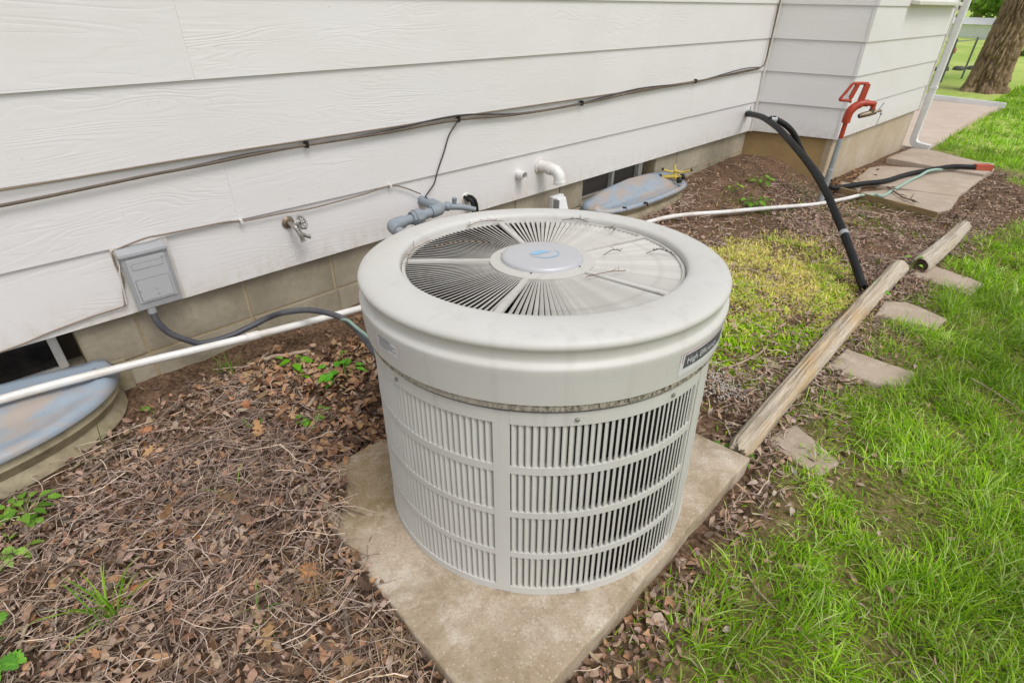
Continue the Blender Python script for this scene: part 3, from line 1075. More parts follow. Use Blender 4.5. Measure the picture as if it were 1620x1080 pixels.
# silver hub disc with its blue emblem and clips
hub = MB().lathe([(.0, .7215), (.060, .7212), (.092, .7200), (.1000, .7185), (.1035, .7150), (.1045, .7080), (.1045, .7030)], 96).build('hub_disc', M['silver'], ac, local=True, smooth=True, auto=math.radians(50))
em = MB()
ex = Vector((.70, -.714, 0)); ey = Vector((.714, .70, 0))      # emblem upright for someone standing in front
pt = lambda x, y, z: tuple(ex * x + ey * y + Vector((0, 0, z)))
def strip(fn0, fn1, n, z):
    v = []; f = []
    for i in range(n + 1):
        t = i / n
        v.append(pt(*fn0(t), z)); v.append(pt(*fn1(t), z))
        if i: f.append((2 * i - 2, 2 * i, 2 * i + 1, 2 * i - 1))
    em.add(v, f)
strip(lambda t: (.040 * math.cos(-2.75 + 3.9 * t) + .004, .034 * math.sin(-2.75 + 3.9 * t)), lambda t: ((.040 - .0045 * math.sin(PI * min(1, t * 1.05))) * math.cos(-2.75 + 3.9 * t) + .004, (.034 - .005 * math.sin(PI * min(1, t * 1.05))) * math.sin(-2.75 + 3.9 * t)), 40, .7222)
strip(lambda t: (-.034 + .056 * t, -.006 + .020 * t + .016 * math.sin(PI * t)), lambda t: (-.034 + .056 * t, -.006 + .020 * t - .008 * math.sin(PI * t)), 20, .7223)
strip(lambda t: (-.030 + .03 * t, -.008 + .004 * t), lambda t: (-.030 + .03 * t, -.008 + .004 * t - .006 * math.sin(PI * t)), 10, .7224)
em.build('emblem', M['blueink'], hub, local=True)
for an in (28, 118, 208, 282):
    a = acp(an, .7065, .107)
    MB().ball(a, .0035, 8, 5).build('clip', M['blackplastic'], hub, local=True)

# inside: shroud, fan blades, motor, coil, base pan
MB().lathe([(.349, .69), (.349, .56), (.36, .55)], 72).build('shroud', M['dark'], ac, local=True, smooth=True)
for k in range(3):
    m_ = MB(); v = []; f = []
    for i in range(9):
        t = i / 8
        for j in range(7):
            r = .07 + .255 * j / 6
            a = (k * 120 + 20 + 62 * t * (1 - .25 * j / 6)) * D2R
            v.append((r * math.cos(a), r * math.sin(a), .595 + .05 * t + .006 * math.sin(PI * j / 6)))
    for i in range(8):
        for j in range(6): f.append((i * 7 + j, i * 7 + j + 1, i * 7 + j + 8, i * 7 + j + 7))
    b = m_.add(v, f).build('fan_blade', M['dark'], ac, local=True, smooth=True)
    md = b.modifiers.new('thickness', 'SOLIDIFY'); md.thickness = .002
MB().lathe([(0, .697), (.085, .697), (.088, .690), (.088, .60), (.05, .585), (0, .585)], 40).build('motor', M['dark'], ac, local=True, smooth=True, auto=.6)
MB().lathe([(.404, .022), (.404, .56), (.36, .56), (.36, .022)], 96, closed=True).build('coil', M['coil'], ac, local=True, smooth=True, auto=.6)
MB().lathe([(0, .012), (.42, .012), (.42, .022), (0, .022)], 72).build('base_pan', M['dark'], ac, local=True)
MB().lathe([(0, .40), (.36, .40), (.36, .405), (0, .405)], 48).build('baffle', M['dark'], ac, local=True)

# louvred side panels between five posts
ZB = [(0.0, .022), (.125, .142), (.255, .272), (.383, .403), (.515, .547)]
ROWZ = [(.022, .125), (.142, .255), (.272, .383), (.403, .515)]
POSTS = [212 + 72 * k for k in range(5)]
POST_HALF = 2.35


def arc_shell(m_, a0, a1, r0, r1, z0, z1, step=2.0):
    n = max(1, int(abs(a1 - a0) / step))
    v = []; f = []
    for i in range(n + 1):
        a = (a0 + (a1 - a0) * i / n) * D2R
        for (r, z) in ((r0, z0), (r1, z0), (r1, z1), (r0, z1)):
            v.append((r * math.cos(a), r * math.sin(a), z))
    for i in range(n):
        for j in range(4): f.append((i * 4 + j, (i + 1) * 4 + j, (i + 1) * 4 + (j + 1) % 4, i * 4 + (j + 1) % 4))
    f += [(0, 1, 2, 3), (n * 4 + 3, n * 4 + 2, n * 4 + 1, n * 4)]
    return m_.add(v, f)


louv_src = {}
NL = 31
PITCHA = 60.4 / NL
back = MB()


LPROF = [(0.0, .4400), (.16, .4414), (.38, .4402), (.66, .4362), (.95, .4312)]


def louver_shape(m_, ang, z0, z1):
    """curved vane: rounded nose outside, tail tucked behind the next one"""
    o_ = [acp(ang + PITCHA * u, 0, r) for u, r in LPROF]
    i_ = []
    for k, p in enumerate(o_):
        t_ = (o_[min(k + 1, len(o_) - 1)] - o_[max(k - 1, 0)]).normalized()
        n_ = Vector((-t_.y, t_.x, 0))
        if n_.dot(acp(ang, 0, 1)) > 0: n_ = -n_
        i_.append(p + n_ * .0014)
    loop = o_ + i_[::-1]
    n = len(loop)
    v = [(p.x, p.y, z) for z in (z0, z1) for p in loop]
    f = [(k, (k + 1) % n, n + (k + 1) % n, n + k) for k in range(n)]
    return m_.add(v, f)


for k in range(5):
    p0 = POSTS[k] + POST_HALF
    p1 = POSTS[k] + 72 - POST_HALF
    q0 = p0 if k != 4 else p1 - 60.4 - .6         # first louvre
    wide = (k == 0)
    s1 = p0 + 60.4 + .6                              # louvres stop here, then a plain strip to the next post
    seen = k in (0, 4)
    if k == 4: p1_l = p1
    m_ = MB()
    for (z0, z1) in ZB:
        ro = .4435 if (z0 == 0 or z1 > .54) else .4420
        arc_shell(m_, p0, p1 - (0 if k != 0 else 4.6), .426, ro, z0, z1)
    # plain end strip
    if k != 4: arc_shell(m_, s1 + .2, p1 - (0 if k != 0 else 4.6), .4262, .4415, .0225, .5145)
    else: arc_shell(m_, p0, q0 - .2, .4262, .4415, .0225, .5145)
    panel = m_.build('side_panel', M['plastic_side'], ac, local=True, smooth=True, auto=math.radians(35))
    if k == 0:
        arc = MB(); arc_shell(arc, p1 - 4.35, p1 + .2, .426, .4440, .0, .547)
        arc.build('access_strip', M['plastic_side'], ac, local=True, smooth=True, auto=math.radians(35))
    po = MB(); arc_shell(po, POSTS[k] - POST_HALF, POSTS[k] + POST_HALF, .424, .4428, .001, .546, .8)
    po.build('post', M['plastic_side'], ac, local=True, smooth=True, auto=math.radians(35))
    for ri, (z0, z1) in enumerate(ROWZ):
        for j in range(NL):
            ang = q0 + .3 + j * PITCHA
            if seen:
                if ri not in louv_src:
                    o = louver_shape(MB(), 0, z0 - .002, z1 + .002).build('louver', M['plastic_side'], panel, local=True, smooth=True, auto=math.radians(50))
                    o.rotation_euler = (0, 0, ang * D2R); louv_src[ri] = o
                else:
                    o = share(louv_src[ri], 'louver', panel); o.rotation_euler = (0, 0, (ang + random.uniform(-.05, .05)) * D2R)
            else:
                louver_shape(back, ang, z0 - .002, z1 + .002)
b = back.build('louver', M['plastic_side'], ac, local=True)
b['kind'] = 'stuff'
for an, z in ((232, .531), (176, .531), (151, .528), (236, .011), (262, .531)):
    a = acp(an, z, .4440); u = acp(an, 0, 1)
    MB().tube([a, a + u * .003, a + u * .0045], [.005, .005, .002], 8).build('screw', M['chrome'], ac, local=True)


def skirt_r(z): return float(np.interp(z, [.572, .60, .64, .652], [.4545, .4565, .459, .4605]))


def wrap(m_, a0, a1, z0, z1, lift, n=16, slant=0.0):
    v = []; f = []
    for i in range(n + 1):
        an = a0 + (a1 - a0) * i / n
        for z in (z0, z1): v.append(acp(an, z, skirt_r(z) + lift))
        if i: f.append((2 * i - 2, 2 * i, 2 * i + 1, 2 * i - 1))
    return m_.add(v, f)


st = wrap(MB(), 260.2, 286.5, .588, .6445, .0006, 20).build('sticker', M['sticker'], ac, local=True)
wrap(MB(), 261.8, 283.6, .603, .6355, .0012, 20).build('black_band', M['ink'], st, local=True)
rl = wrap(MB(), 260.9, 286.2, .6395, .6415, .0012, 20); wrap(rl, 260.9, 261.15, .618, .6395, .0012, 1)
rl.build('red_line', M['redink'], st, local=True)


def wrap_text(body, a0, z0, size, lift, mat, parent, stretch=1.0):
    cu = bpy.data.curves.new('lettering', 'FONT'); cu.body = body; cu.size = size; cu.resolution_u = 2
    ob = bpy.data.objects.new('lettering_src', cu); COL.objects.link(ob)
    dg = bpy.context.evaluated_depsgraph_get()
    me = bpy.data.meshes.new_from_object(ob.evaluated_get(dg))
    bpy.data.objects.remove(ob); bpy.data.curves.remove(cu)
    bm = bmesh.new(); bm.from_mesh(me)
    bmesh.ops.triangulate(bm, faces=bm.faces)
    for v in bm.verts:
        z = z0 + v.co.y
        r = skirt_r(z) + lift
        a = a0 + v.co.x * stretch / r / D2R
        v.co = acp(a, z, r)
    bm.to_mesh(me); bm.free()
    me.materials.clear(); me.materials.append(mat)
    o = bpy.data.objects.new('lettering', me); COL.objects.link(o); o.parent = parent
    return o


wrap_text('High Efficiency', 262.8, .6125, .021, .0018, M['whiteink'], st, 1.02)
lb = wrap(MB(), 170.5, 181.5, .606, .636, .0006, 8).build('label_plate', M['sticker'], ac, local=True)
tx = MB()
for i, (w0, w1) in enumerate(((171.5, 176.5), (171.5, 180.5), (171.5, 179.0), (172.0, 180.5), (171.5, 178))):
    wrap(tx, w0, w1, .6105 + .005 * i, .6125 + .005 * i + (.002 if i == 4 else 0), .0012, 6)
tx.build('fine_print', M['greyink'], lb, local=True)

# dry stems and bits fallen on the fan grille
acM = Matrix.Translation(AB) @ ac.rotation_euler.to_matrix().to_4x4()
stems = [((148, .34), (108, .335), .7085, 'long forked dry stem lying along the back left rim of the fan grille', 7, .030),
         ((118, .30), (92, .17), .7095, 'curved dry stem across the back left slats of the fan grille', 2, .012),
         ((84, .335), (62, .345), .7095, 'knot of reddish dry stems by the upper spoke of the fan grille', 8, .024),
         ((32, .342), (18, .345), .7095, 'dark dry stem against the back right rim of the fan grille', 6, .022),
         ((322, .16), (328, .215), .7095, 'small dark forked stem right of the silver hub disc', 3, .014),
         ((322, .275), (318, .345), .7095, 'beaded dark dry stem near the right rim of the fan grille', 10, .004),
         ((262, .16), (290, .215), .7095, 'pale thin dry stem in front of the silver hub disc', 4, .014),
         ((8, .33), (0, .30), .7095, 'tiny dark twig near the right back rim of the fan grille', 4, .016)]
srng = random.Random(5)
for (a0, a1, z, lab, nb, bl) in stems:
    p, q = acp(a0[0], z, a0[1]), acp(a1[0], z, a1[1])
    mid = acp((a0[0] + a1[0]) / 2 + srng.uniform(-4, 4), z + .006, (a0[1] + a1[1]) / 2 + .004)
    path = smooth_path([p, mid, q], 5)
    m_ = MB(); m_.tube(path, [.0010] * (len(path) - 1) + [.0006], 5)
    for j in range(nb):
        b0 = path[srng.randrange(1, len(path) - 1)]
        d = Vector((srng.uniform(-1, 1), srng.uniform(-1, 1), srng.uniform(0, .45))).normalized()
        if bl < .006:
            m_.ball(b0 + d * .002, .0022, 6, 4)
        else:
            e = b0 + d * bl * srng.uniform(.5, 1.3)
            m_.tube([b0, (b0 + e) / 2 + Vector((srng.uniform(-1, 1), srng.uniform(-1, 1), 0)) * .003, e], [.0008, .0006, .0005], 4)
    m_.v = [tuple(acM @ Vector(v)) for v in m_.v]
    tag(m_.build('dry_stem', M['darkstem'] if 'dark' in lab else M['stem']), lab, 'dry stem', 'dry stems on the fan grille')
yl = acM @ acp(262, .7085, .185)
m_ = MB()

# ================================================================== WALL FIXTURES
# disconnect box
bx = thing('disconnect_box', 'grey electrical disconnect box with a sloping lid low on the siding', 'electrical box', (.365, 0, .32))
MB().box((.280, -.004, .306), (.462, .0095, .556)).build('back_plate', M['trim'], bx, bevel=.002)
MB().box((.298, -.030, .318), (.438, -.0045, .536)).build('box_body', M['greypaint'], bx, bevel=.003)
MB().box((.2935, -.0400, .322), (.4425, -.0305, .534)).build('cover', M['greypaint'], bx, bevel=.003)
MB().hexa([(.290, -.047, .526), (.446, -.047, .526), (.446, -.001, .540), (.290, -.001, .540), (.290, -.047, .538), (.446, -.047, .538), (.446, -.001, .556), (.290, -.001, .556)]).build('lid', M['greypaint'], bx, bevel=.003)
dr = MB().box((.306, -.0445, .350), (.430, -.0402, .518)).build('door', M['greypaint2'], bx, bevel=.002)
MB().box((.314, -.0467, .358), (.422, -.0447, .440)).build('raised_panel', M['greypaint2'], dr, bevel=.0015)
MB().box((.318, -.0460, .478), (.418, -.0447, .500)).build('raised_panel', M['greypaint2'], dr, bevel=.001)
for px, pz in ((.318, .40), (.370, .395), (.370, .375), (.420, .508)):
    MB().tube([(px, -.0460, pz), (px, -.0487, pz)], .003, 8).build('rivet', M['greypaint'], dr)
MB().tube([(.334, -.026, .322), (.334, -.027, .300)], .016, 14).build('conduit_hub', M['greypaint'], bx, smooth=True, auto=.6)

def simple_tube(name, pts, r, mat, label, cat, n=8, seg=10, group=None):
    o = MB().tube(smooth_path(pts, n), r, seg).build(name, mat, smooth=True, auto=.9)
    return tag(o, label, cat, group)

simple_tube('flexible_conduit', [(.334, -.028, .306), (.337, -.033, .258), (.363, -.038, .200), (.415, -.043, .147), (.454, -.050, .123), (.55, -.058, .116), (.656, -.068, .133), (.716, -.095, .158), (.755, -.17, .197), (.829, -.25, .212), (.873, -.38, .225), (.874, -.5, .235), (.839, -.65, .252), (.79, -.85, .28), (.80, -1.02, .30)], .0120, M['conduit'],
            'grey flexible conduit looping from the electrical box over the white pipe to the air conditioner', 'conduit', 8, 12)
simple_tube('refrigerant_line', [(.872, -.43, .226), (.866, -.50, .252), (.838, -.62, .280), (.806, -.76, .315), (.80, -.88, .31), (.83, -1.02, .28)], .006, M['greenhose'], 'thin greenish tube beside the conduit behind the left side of the air conditioner', 'tube', 6, 8)

# white pvc pipe along the foundation
pp = [(-1.2, -.10, .225), (-.6, -.092, .207), (-.163, -.086, .19), (.175, -.128, .178), (.61, -.180, .148), (1.075, -.205, .110), (1.8, -.26, .075), (2.6, -.32, .045), (3.383, -.375, .034), (3.911, -.585, .012), (4.34, -.75, -.012), (4.773, -.917, -.038), (5.12, -1.02, -.045), (5.30, -1.075, -.040)]
pipe = thing('pvc_pipe', 'long white plastic pipe running along the foundation and across the bed', 'pipe', (2.0, -.28, .07))
sp_ = smooth_path(pp, 8)
MB().tube(sp_, .0148, 14).build('pipe', M['pvc'], pipe, smooth=True, auto=.9)
for c in ((.632, -.1815, .1465), (3.0, -.346, .039), (-.35, -.089, .197)):
    i = min(range(len(sp_)), key=lambda j: (sp_[j] - Vector(c)).length)
    d = (sp_[i + 1] - sp_[i - 1]).normalized()
    MB().tube([sp_[i] - d * .024, sp_[i] + d * .024], .0180, 14).build('coupling', M['pvc'], pipe, smooth=True, auto=.6)
simple_tube('garden_hose', [(5.285, -1.07, -.038), (5.375, -1.165, -.030), (5.37, -1.21, -.026), (5.50, -1.215, -.050), (5.70, -1.215, -.056), (6.0, -1.222, -.062), (6.285, -1.225, -.068), (6.55, -1.25, -.064), (6.77, -1.277, -.050), (7.07, -1.37, -.062), (7.40, -1.50, -.066), (7.67, -1.60, -.072), (7.93, -1.63, -.12)], .0125, M['greenhose'],
            'pale green garden hose snaking over the concrete slabs', 'hose', 8, 10)

# hose bib
hb = thing('outdoor_faucet', 'small weathered metal faucet with a round handle on the white siding', 'faucet', (.918, 0, .499))
MB().lathe([(0, 0), (.024, 0), (.026, .004), (.020, .010), (.012, .012)], 20).build('wall_flange', M['brass'], hb, local=True, smooth=True, auto=.6)
hb.children[0].rotation_euler = (PI / 2, 0, 0); hb.children[0].location = (0, .004, 0)
MB().tube(smooth_path([(.918, .004, .499), (.920, -.035, .497), (.924, -.058, .488), (.930, -.072, .462), (.934, -.078, .432)], 5), [.0105] * 5 + [.012] * 6 + [.0105] * 5 + [.0095] * 4 + [.0105], 12).build('spout', M['chrome'], hb, smooth=True, auto=.9)
MB().tube([(.922, -.048, .492), (.938, -.074, .510)], .0075, 10).tube([(.925, -.06, .47), (.960, -.066, .446), (.972, -.067, .442)], [.008, .008, .0095], 10).build('valve_stem', M['chrome'], hb, smooth=True, auto=.8)
hv = MB()
hc = Vector((.942, -.080, .514)); hn = Vector((.5, -.8, .45)).normalized(); h1 = hn.orthogonal().normalized(); h2 = hn.cross(h1)
hv.tube([hc + (h1 * math.cos(2 * PI * k / 24) + h2 * math.sin(2 * PI * k / 24)) * .026 * (1 + .08 * math.cos(12 * PI * k / 24 * 1)) for k in range(25)], .0042, 8, cap=False)
for k in range(6):
    a = 2 * PI * k / 6
    hv.tube([hc, hc + (h1 * math.cos(a) + h2 * math.sin(a)) * .024], .0032, 6)
hv.ball(hc, .0075)
hv.build('wheel_handle', M['chrome'], hb, smooth=True, auto=.8)

# grey pvc meter piping behind the unit
gp = thing('grey_pipe_fitting', 'grey plastic pipe fitting with elbows and a union coming out of the siding', 'pipe fitting', (1.61, 0, .44))
MB().tube([(1.612, .006, .446), (1.612, -.100, .444)], .0235, 18).build('pipe', M['greypvc'], gp, smooth=True, auto=.6)
MB().tube(smooth_path([(1.612, -.078, .444), (1.612, -.125, .443), (1.602, -.150, .442), (1.575, -.158, .441), (1.545, -.158, .44)], 4), .0295, 18).build('elbow', M['greypvc'], gp, smooth=True, auto=.6)
MB().tube([(1.56, -.158, .440), (1.335, -.158, .430)], .0225, 18).build('pipe', M['greypvc'], gp, smooth=True, auto=.6)
un = MB()
un.lathe([(.024, -.034), (.032, -.034), (.032, -.018), (.039, -.016), (.039, .012), (.033, .014), (.033, .030), (.024, .030)], 8, closed=True)
u_ = un.build('union', M['greypvc'], gp, local=True, bevel=.002); u_.location = Vector((1.462, -.158, .4357)) - gp.location; u_.rotation_euler = (0, PI / 2 + .04, 0)
MB().tube(smooth_path([(1.385, -.158, .432), (1.345, -.158, .430), (1.322, -.166, .428), (1.316, -.19, .424), (1.316, -.215, .420)], 4), .0285, 18).build('elbow', M['greypvc'], gp, smooth=True, auto=.6)
MB().tube([(1.316, -.20, .422), (1.330, -.36, .385), (1.338, -.45, .33), (1.34, -.47, -.02)], .0215, 18).build('pipe', M['greypvc'], gp, smooth=True, auto=.6)
vv = MB().tube([(1.640, -.125, .440), (1.735, -.16, .425), (1.80, -.19, .405)], [.018, .016, .012], 12).tube([(1.70, -.145, .44), (1.70, -.15, .475)], [.010, .013], 10).ball((1.665, -.135, .437), .024)
vv.build('valve', M['greypvc'], gp, smooth=True, auto=.7)

lh = thing('black_line_bundle', 'bundle of black insulated lines bending down out of the siding', 'cable bundle', (1.905, 0, .391))
for k, (dx, dz) in enumerate(((0, 0), (.016, .010), (.014, -.012), (-.012, .010))):
    MB().tube(smooth_path([(1.900 + dx, .008, .395 + dz), (1.903 + dx, -.028, .396 + dz), (1.910 + dx, -.050, .376 + dz), (1.914 + dx, -.058, .32 + dz * .5), (1.914 + dx, -.062, .12)], 6), .0085, 10).build('line', M['black'], lh, smooth=True, auto=.9)
MB().lathe([(0, 0), (.034, 0), (.030, .006), (0, .008)], 16).build('sealant', M['trim'], lh, local=True, smooth=True)
lh.children[-1].rotation_euler = (PI / 2, 0, 0); lh.children[-1].location = (0, .005, 0)

stub = MB().lathe([(.026, -.006), (.026, .052), (.0205, .052), (.0205, .004), (0, .004)], 24).build('pipe_stub', M['pvc'], local=True, smooth=True, auto=.6)
stub.location = (2.305, .002, .452); stub.rotation_euler = (PI / 2, 0, 0)
tag(stub, 'short open white pipe stub left of the white elbow vent', 'pipe')
vp = thing('vent_elbow', 'white plastic elbow vent pipe sticking out of the siding and turned down', 'vent pipe', (2.49, 0, .46))
MB().tube(smooth_path([(2.49, .006, .468), (2.493, -.07, .468), (2.498, -.115, .460), (2.502, -.138, .438), (2.503, -.145, .412), (2.503, -.147, .392)], 5), .0335, 20).build('elbow', M['pvc'], vp, smooth=True, auto=.6)
MB().tube([(2.493, -.062, .468), (2.494, -.090, .4665)], .0372, 20).build('socket', M['pvc'], vp, smooth=True, auto=.6)
MB().tube([(2.503, -.1465, .408), (2.503, -.147, .388)], .0372, 20).build('socket', M['pvc'], vp, smooth=True, auto=.6)
MB().tube([(2.49, .010, .468), (2.49, -.003, .468)], .046, 20).build('sealant', M['trim'], vp, smooth=True, auto=.6)

dv = thing('vent_hood', 'small white metal vent hood low on the foundation behind the air conditioner', 'vent hood', (2.66, 0, .21))
MB().hexa([(2.62, -.002, .150), (2.728, -.002, .150), (2.728, .030, .150), (2.62, .030, .150), (2.62, -.002, .250), (2.728, -.002, .250), (2.728, .03, .250), (2.62, .03, .250)]).build('back_plate', M['white'], dv, bevel=.002)
MB().hexa([(2.632, -.055, .155), (2.722, -.055, .155), (2.722, -.003, .155), (2.632, -.003, .155), (2.638, -.028, .243), (2.716, -.028, .243), (2.716, -.003, .245), (2.638, -.003, .245)]).build('hood', M['white'], dv, bevel=.003)
MB().box((2.624, -.05, .158), (2.630, -.003, .24)).build('flap', M['greypaint'], dv)

# cables along the siding
ck = [(-1.2, -.010, .742), (-.4, -.009, .752), (.06, -.010, .761), (.326, -.010, .772), (.479, -.010, .779), (.645, -.010, .783), (.832, -.010, .791), (1.053, -.010, .795), (1.399, -.010, .794), (1.857, -.011, .801), (2.281, -.010, .780), (2.825, -.010, .781), (3.422, -.010, .800), (4.17, -.010, .806), (4.9, -.011, .830), (5.24, -.013, .840), (5.318, -.020, .88), (5.330, -.018, 1.065), (5.336, -.017, 1.2), (5.34, -.016, 1.36), (5.34, -.015, 2.2)]
cab = thing('cable', 'thick brown cable clipped along the siding and up the inner corner', 'cable', (1.0, 0, .79))
spk = smooth_path(ck, 6)
MB().tube(spk, .0054, 8).build('cable', M['cable'], cab, smooth=True, auto=.9)
tag(simple_tube('cable', [(p.x, p.y + .002, p.z + .009 * min(1, max(0, (p.x - .45) / .6)) + .011 * math.sin(p.x * 4.3) * (p.x > .9)) for p in [Vector(c) for c in ck[4:16]]], .0036, M['blackcable'], 'thin black cable running beside the thick brown cable on the siding', 'cable', 5, 7))
for px in (1.053, 1.857, 2.825, 4.17):
    i = min(range(len(spk)), key=lambda j: abs(spk[j].x - px))
    c = spk[i]
    MB().box((c.x - .006, c.y - .010, c.z - .010), (c.x + .006, c.y + .012, c.z + .018)).tube([(c.x, c.y, c.z + .013), (c.x, c.y - .016, c.z + .013)], .003, 6).build('clip', M['blackplastic'], cab)
simple_tube('cable', [(-1.2, -.006, .80), (.076, -.006, .8045), (.344, -.006, .808), (.611, -.006, .812), (1.057, -.006, .813), (1.402, -.006, .8125), (1.858, -.006, .815), (2.6, -.006, .812), (3.6, -.006, .81), (4.7, -.006, .815), (5.25, -.009, .83)], .0034, M['thincable'], 'thin tan cable tucked under the siding lap above the thick cable', 'cable', 5, 6)
simple_tube('cable', [(1.857, -.014, .800), (1.830, -.012, .775), (1.793, -.010, .734), (1.761, -.008, .663), (1.715, -.008, .578), (1.687, -.010, .520), (1.646, -.012, .484), (1.613, -.030, .472), (1.608, -.05, .468)], .0036, M['blackcable'], 'thin black cable hanging from the clipped cable down to the grey pipe', 'cable', 6, 7)
lw = [(.285, -.008, .548), (.333, -.010, .560), (.40, -.022, .574), (.458, -.010, .568), (.668, -.008, .562), (.72, -.008, .553), (.775, -.008, .549), (.906, -.008, .545), (1.02, -.008, .538), (1.169, -.008, .541), (1.30, -.008, .546), (1.431, -.008, .556), (1.508, -.009, .532), (1.598, -.012, .484)]
lc = simple_tube('cable', lw, .0032, M['thincable'], 'thin tan wire under the lower lap from the electrical box to the grey pipe', 'cable', 6, 6)
for px, pz in ((.73, .552), (1.43, .556)):
    MB().box((px - .005, -.016, pz - .008), (px + .005, .004, pz + .006)).build('clip', M['trim'], lc)
simple_tube('cable', [(.285, -.008, .545), (.281, -.010, .50), (.287, -.014, .452), (.274, -.008, .40), (.262, -.010, .350), (.24, -.008, .344), (.166, -.007, .341), (.034, -.006, .328), (-.112, -.006, .310), (-.5, -.006, .303), (-1.2, -.006, .31)], .0032, M['thincable'], 'thin tan wire hanging beside the electrical box and along the bottom siding board', 'cable', 6, 6)
simple_tube('cable', [(.287, -.008, .55), (.292, -.012, .505), (.283, -.016, .47), (.276, -.012, .41), (.268, -.012, .352)], .0022, M['trim'], 'thin white wire hanging beside the electrical box', 'cable', 6, 6)

# black drain hoses from the inner corner
hs_ = thing('drain_hose', 'thick black drain hose arching from the siding down to the long log', 'hose', (5.2, 0, .47))
hp = [(5.235, .005, .470), (5.19, -.04, .476), (4.941, -.255, .508), (4.705, -.463, .501), (4.547, -.604, .482), (4.311, -.812, .437), (4.095, -1.003, .386), (3.877, -1.196, .310), (3.751, -1.307, .247), (3.582, -1.457, .154), (3.446, -1.577, .072), (3.350, -1.66, .010), (3.318, -1.69, -.006)]
MB().tube(smooth_path(hp, 8), .0228, 16).build('hose', M['black'], hs_, smooth=True, auto=.9)
q = Vector((3.60, -1.442, .165)); d = Vector((-.226, -.195, -.105)).normalized()
MB().tube([q - d * .014, q + d * .014], .0268, 16).build('clamp', M['greypaint'], hs_, smooth=True, auto=.6)
MB().tube([(5.24, .004, .47), (5.222, -.03, .474)], .030, 14).tube([(5.225, -.025, .495), (5.222, -.028, .535)], .004, 6).build('clamp', M['galv'], hs_, smooth=True, auto=.6)
h2_ = thing('drain_hose', 'second black hose branching off the arched one and running out over the concrete slabs', 'hose', (5.0, -.3, .5))
hp2 = [(4.79, -.38, .520), (4.82, -.407, .526), (4.88, -.488, .482), (4.93, -.552, .417), (4.97, -.601, .333), (5.0, -.652, .257), (5.02, -.733, .182), (5.05, -.80, .112), (5.12, -.842, .045), (5.25, -.87, -.012), (5.42, -.892, -.035), (5.70, -.98, -.040), (6.0, -1.085, -.050), (6.35, -1.135, -.058), (6.66, -1.20, -.062), (7.1, -1.385, -.048), (7.25, -1.51, -.050), (7.32, -1.56, -.052)]
MB().tube(smooth_path(hp2, 8), .0225, 14).build('hose', M['black'], h2_, smooth=True, auto=.9)
MB().tube([(4.80, -.388, .523), (4.83, -.42, .519)], .0255, 14).build('clamp', M['galv'], h2_, smooth=True, auto=.6)
q = Vector((7.31, -1.55, -.052)); d = Vector((.14, -.13, -.004)).normalized(); w = Vector((.68, .73, 0))
m_ = MB(); c = []
for (s_, ww, hh) in ((0, .030, .024), (.17, .045, .030)):
    p = q + d * s_
    c.append([p - w * ww - Vector((0, 0, hh)), p + w * ww - Vector((0, 0, hh)), p + w * ww + Vector((0, 0, hh)), p - w * ww + Vector((0, 0, hh))])
m_.hexa(c[0] + c[1]).build('end_adapter', M['redplastic'], h2_, bevel=.004)

# ================================================================== YARD HYDRANT
HX, HY = 4.852, -.922
HZ = gz(HX, HY)
hyd = thing('yard_hydrant', 'tall yard hydrant with a red handle and head on a galvanised standpipe', 'hydrant', (HX, HY, HZ))
hyd.rotation_euler = (0, 0, -math.radians(45.5))       # local X points along the spout
MB().tube([(0, 0, -.05), (0, 0, .30)], .0225, 16).tube([(0, 0, .30), (0, 0, .31)], [.0225, .019], 16).tube([(0, 0, .305), (0, 0, .535)], .0190, 16).build('standpipe', M['galv'], hyd, local=True, smooth=True, auto=.6)
MB().tube([(0, 0, .53), (0, 0, .67)], .0165, 14).build('red_pipe', M['red'], hyd, local=True, smooth=True, auto=.6)
hd = MB().tube(smooth_path([(0, 0, .648), (0, 0, .70), (.010, 0, .735), (.035, 0, .762), (.075, 0, .782), (.115, 0, .784), (.150, 0, .782), (.168, 0, .778)], 4), [.029] * 6 + [.030] * 5 + [.028] * 5 + [.024] * 5 + [.019] * 8, 14)
hd.tube([(.163, 0, .790), (.165, 0, .742)], [.018, .017], 12)
hd.build('head', M['red'], hyd, local=True, smooth=True, auto=.8)
lv = MB()
lv.tube(smooth_path([(-.020, 0, .800), (-.085, 0, .802), (-.093, 0, .812), (-.060, 0, .870), (-.038, 0, .908), (-.022, 0, .914), (.03, 0, .916), (.075, 0, .914)], 3), .0105, 8)
lv.hexa([(-.034, -.010, .820), (-.010, -.010, .814), (-.010, .010, .814), (-.034, .010, .820), (-.012, -.010, .915), (.016, -.010, .915), (.016, .010, .915), (-.012, .010, .915)])
lv.hexa([(.040, -.013, .790), (.078, -.013, .790), (.078, .013, .790), (.040, .013, .790), (.052, -.011, .918), (.088, -.011, .912), (.088, .011, .912), (.052, .011, .918)])
lv.tube([(-.022, 0, .818), (-.012, 0, .785)], .009, 8)
lv.build('lever_handle', M['red'], hyd, local=True, smooth=True, auto=.5)
fc = MB().tube([(.165, 0, .748), (.165, 0, .712)], .020, 10).tube([(.195, 0, .726), (.150, 0, .714), (.098, 0, .699), (.082, 0, .694)], [.017, .021, .019, .016], 12).tube([(.19, 0, .726), (.235, 0, .736)], .009, 8)
fc.build('spigot', M['brass'], hyd, local=True, smooth=True, auto=.6)
MB().tube([(.082, 0, .694), (.0795, 0, .693)], .013, 10).build('outlet', M['blackplastic'], hyd, local=True)
MB().tube([(.21, 0, .734), (.236, 0, .79)], .004, 6).tube([(.232, 0, .735), (.242, 0, .713), (.228, 0, .62)], .0028, 6).ball((.24, 0, .715), .009).build('wire', M['galv'], hyd, local=True)

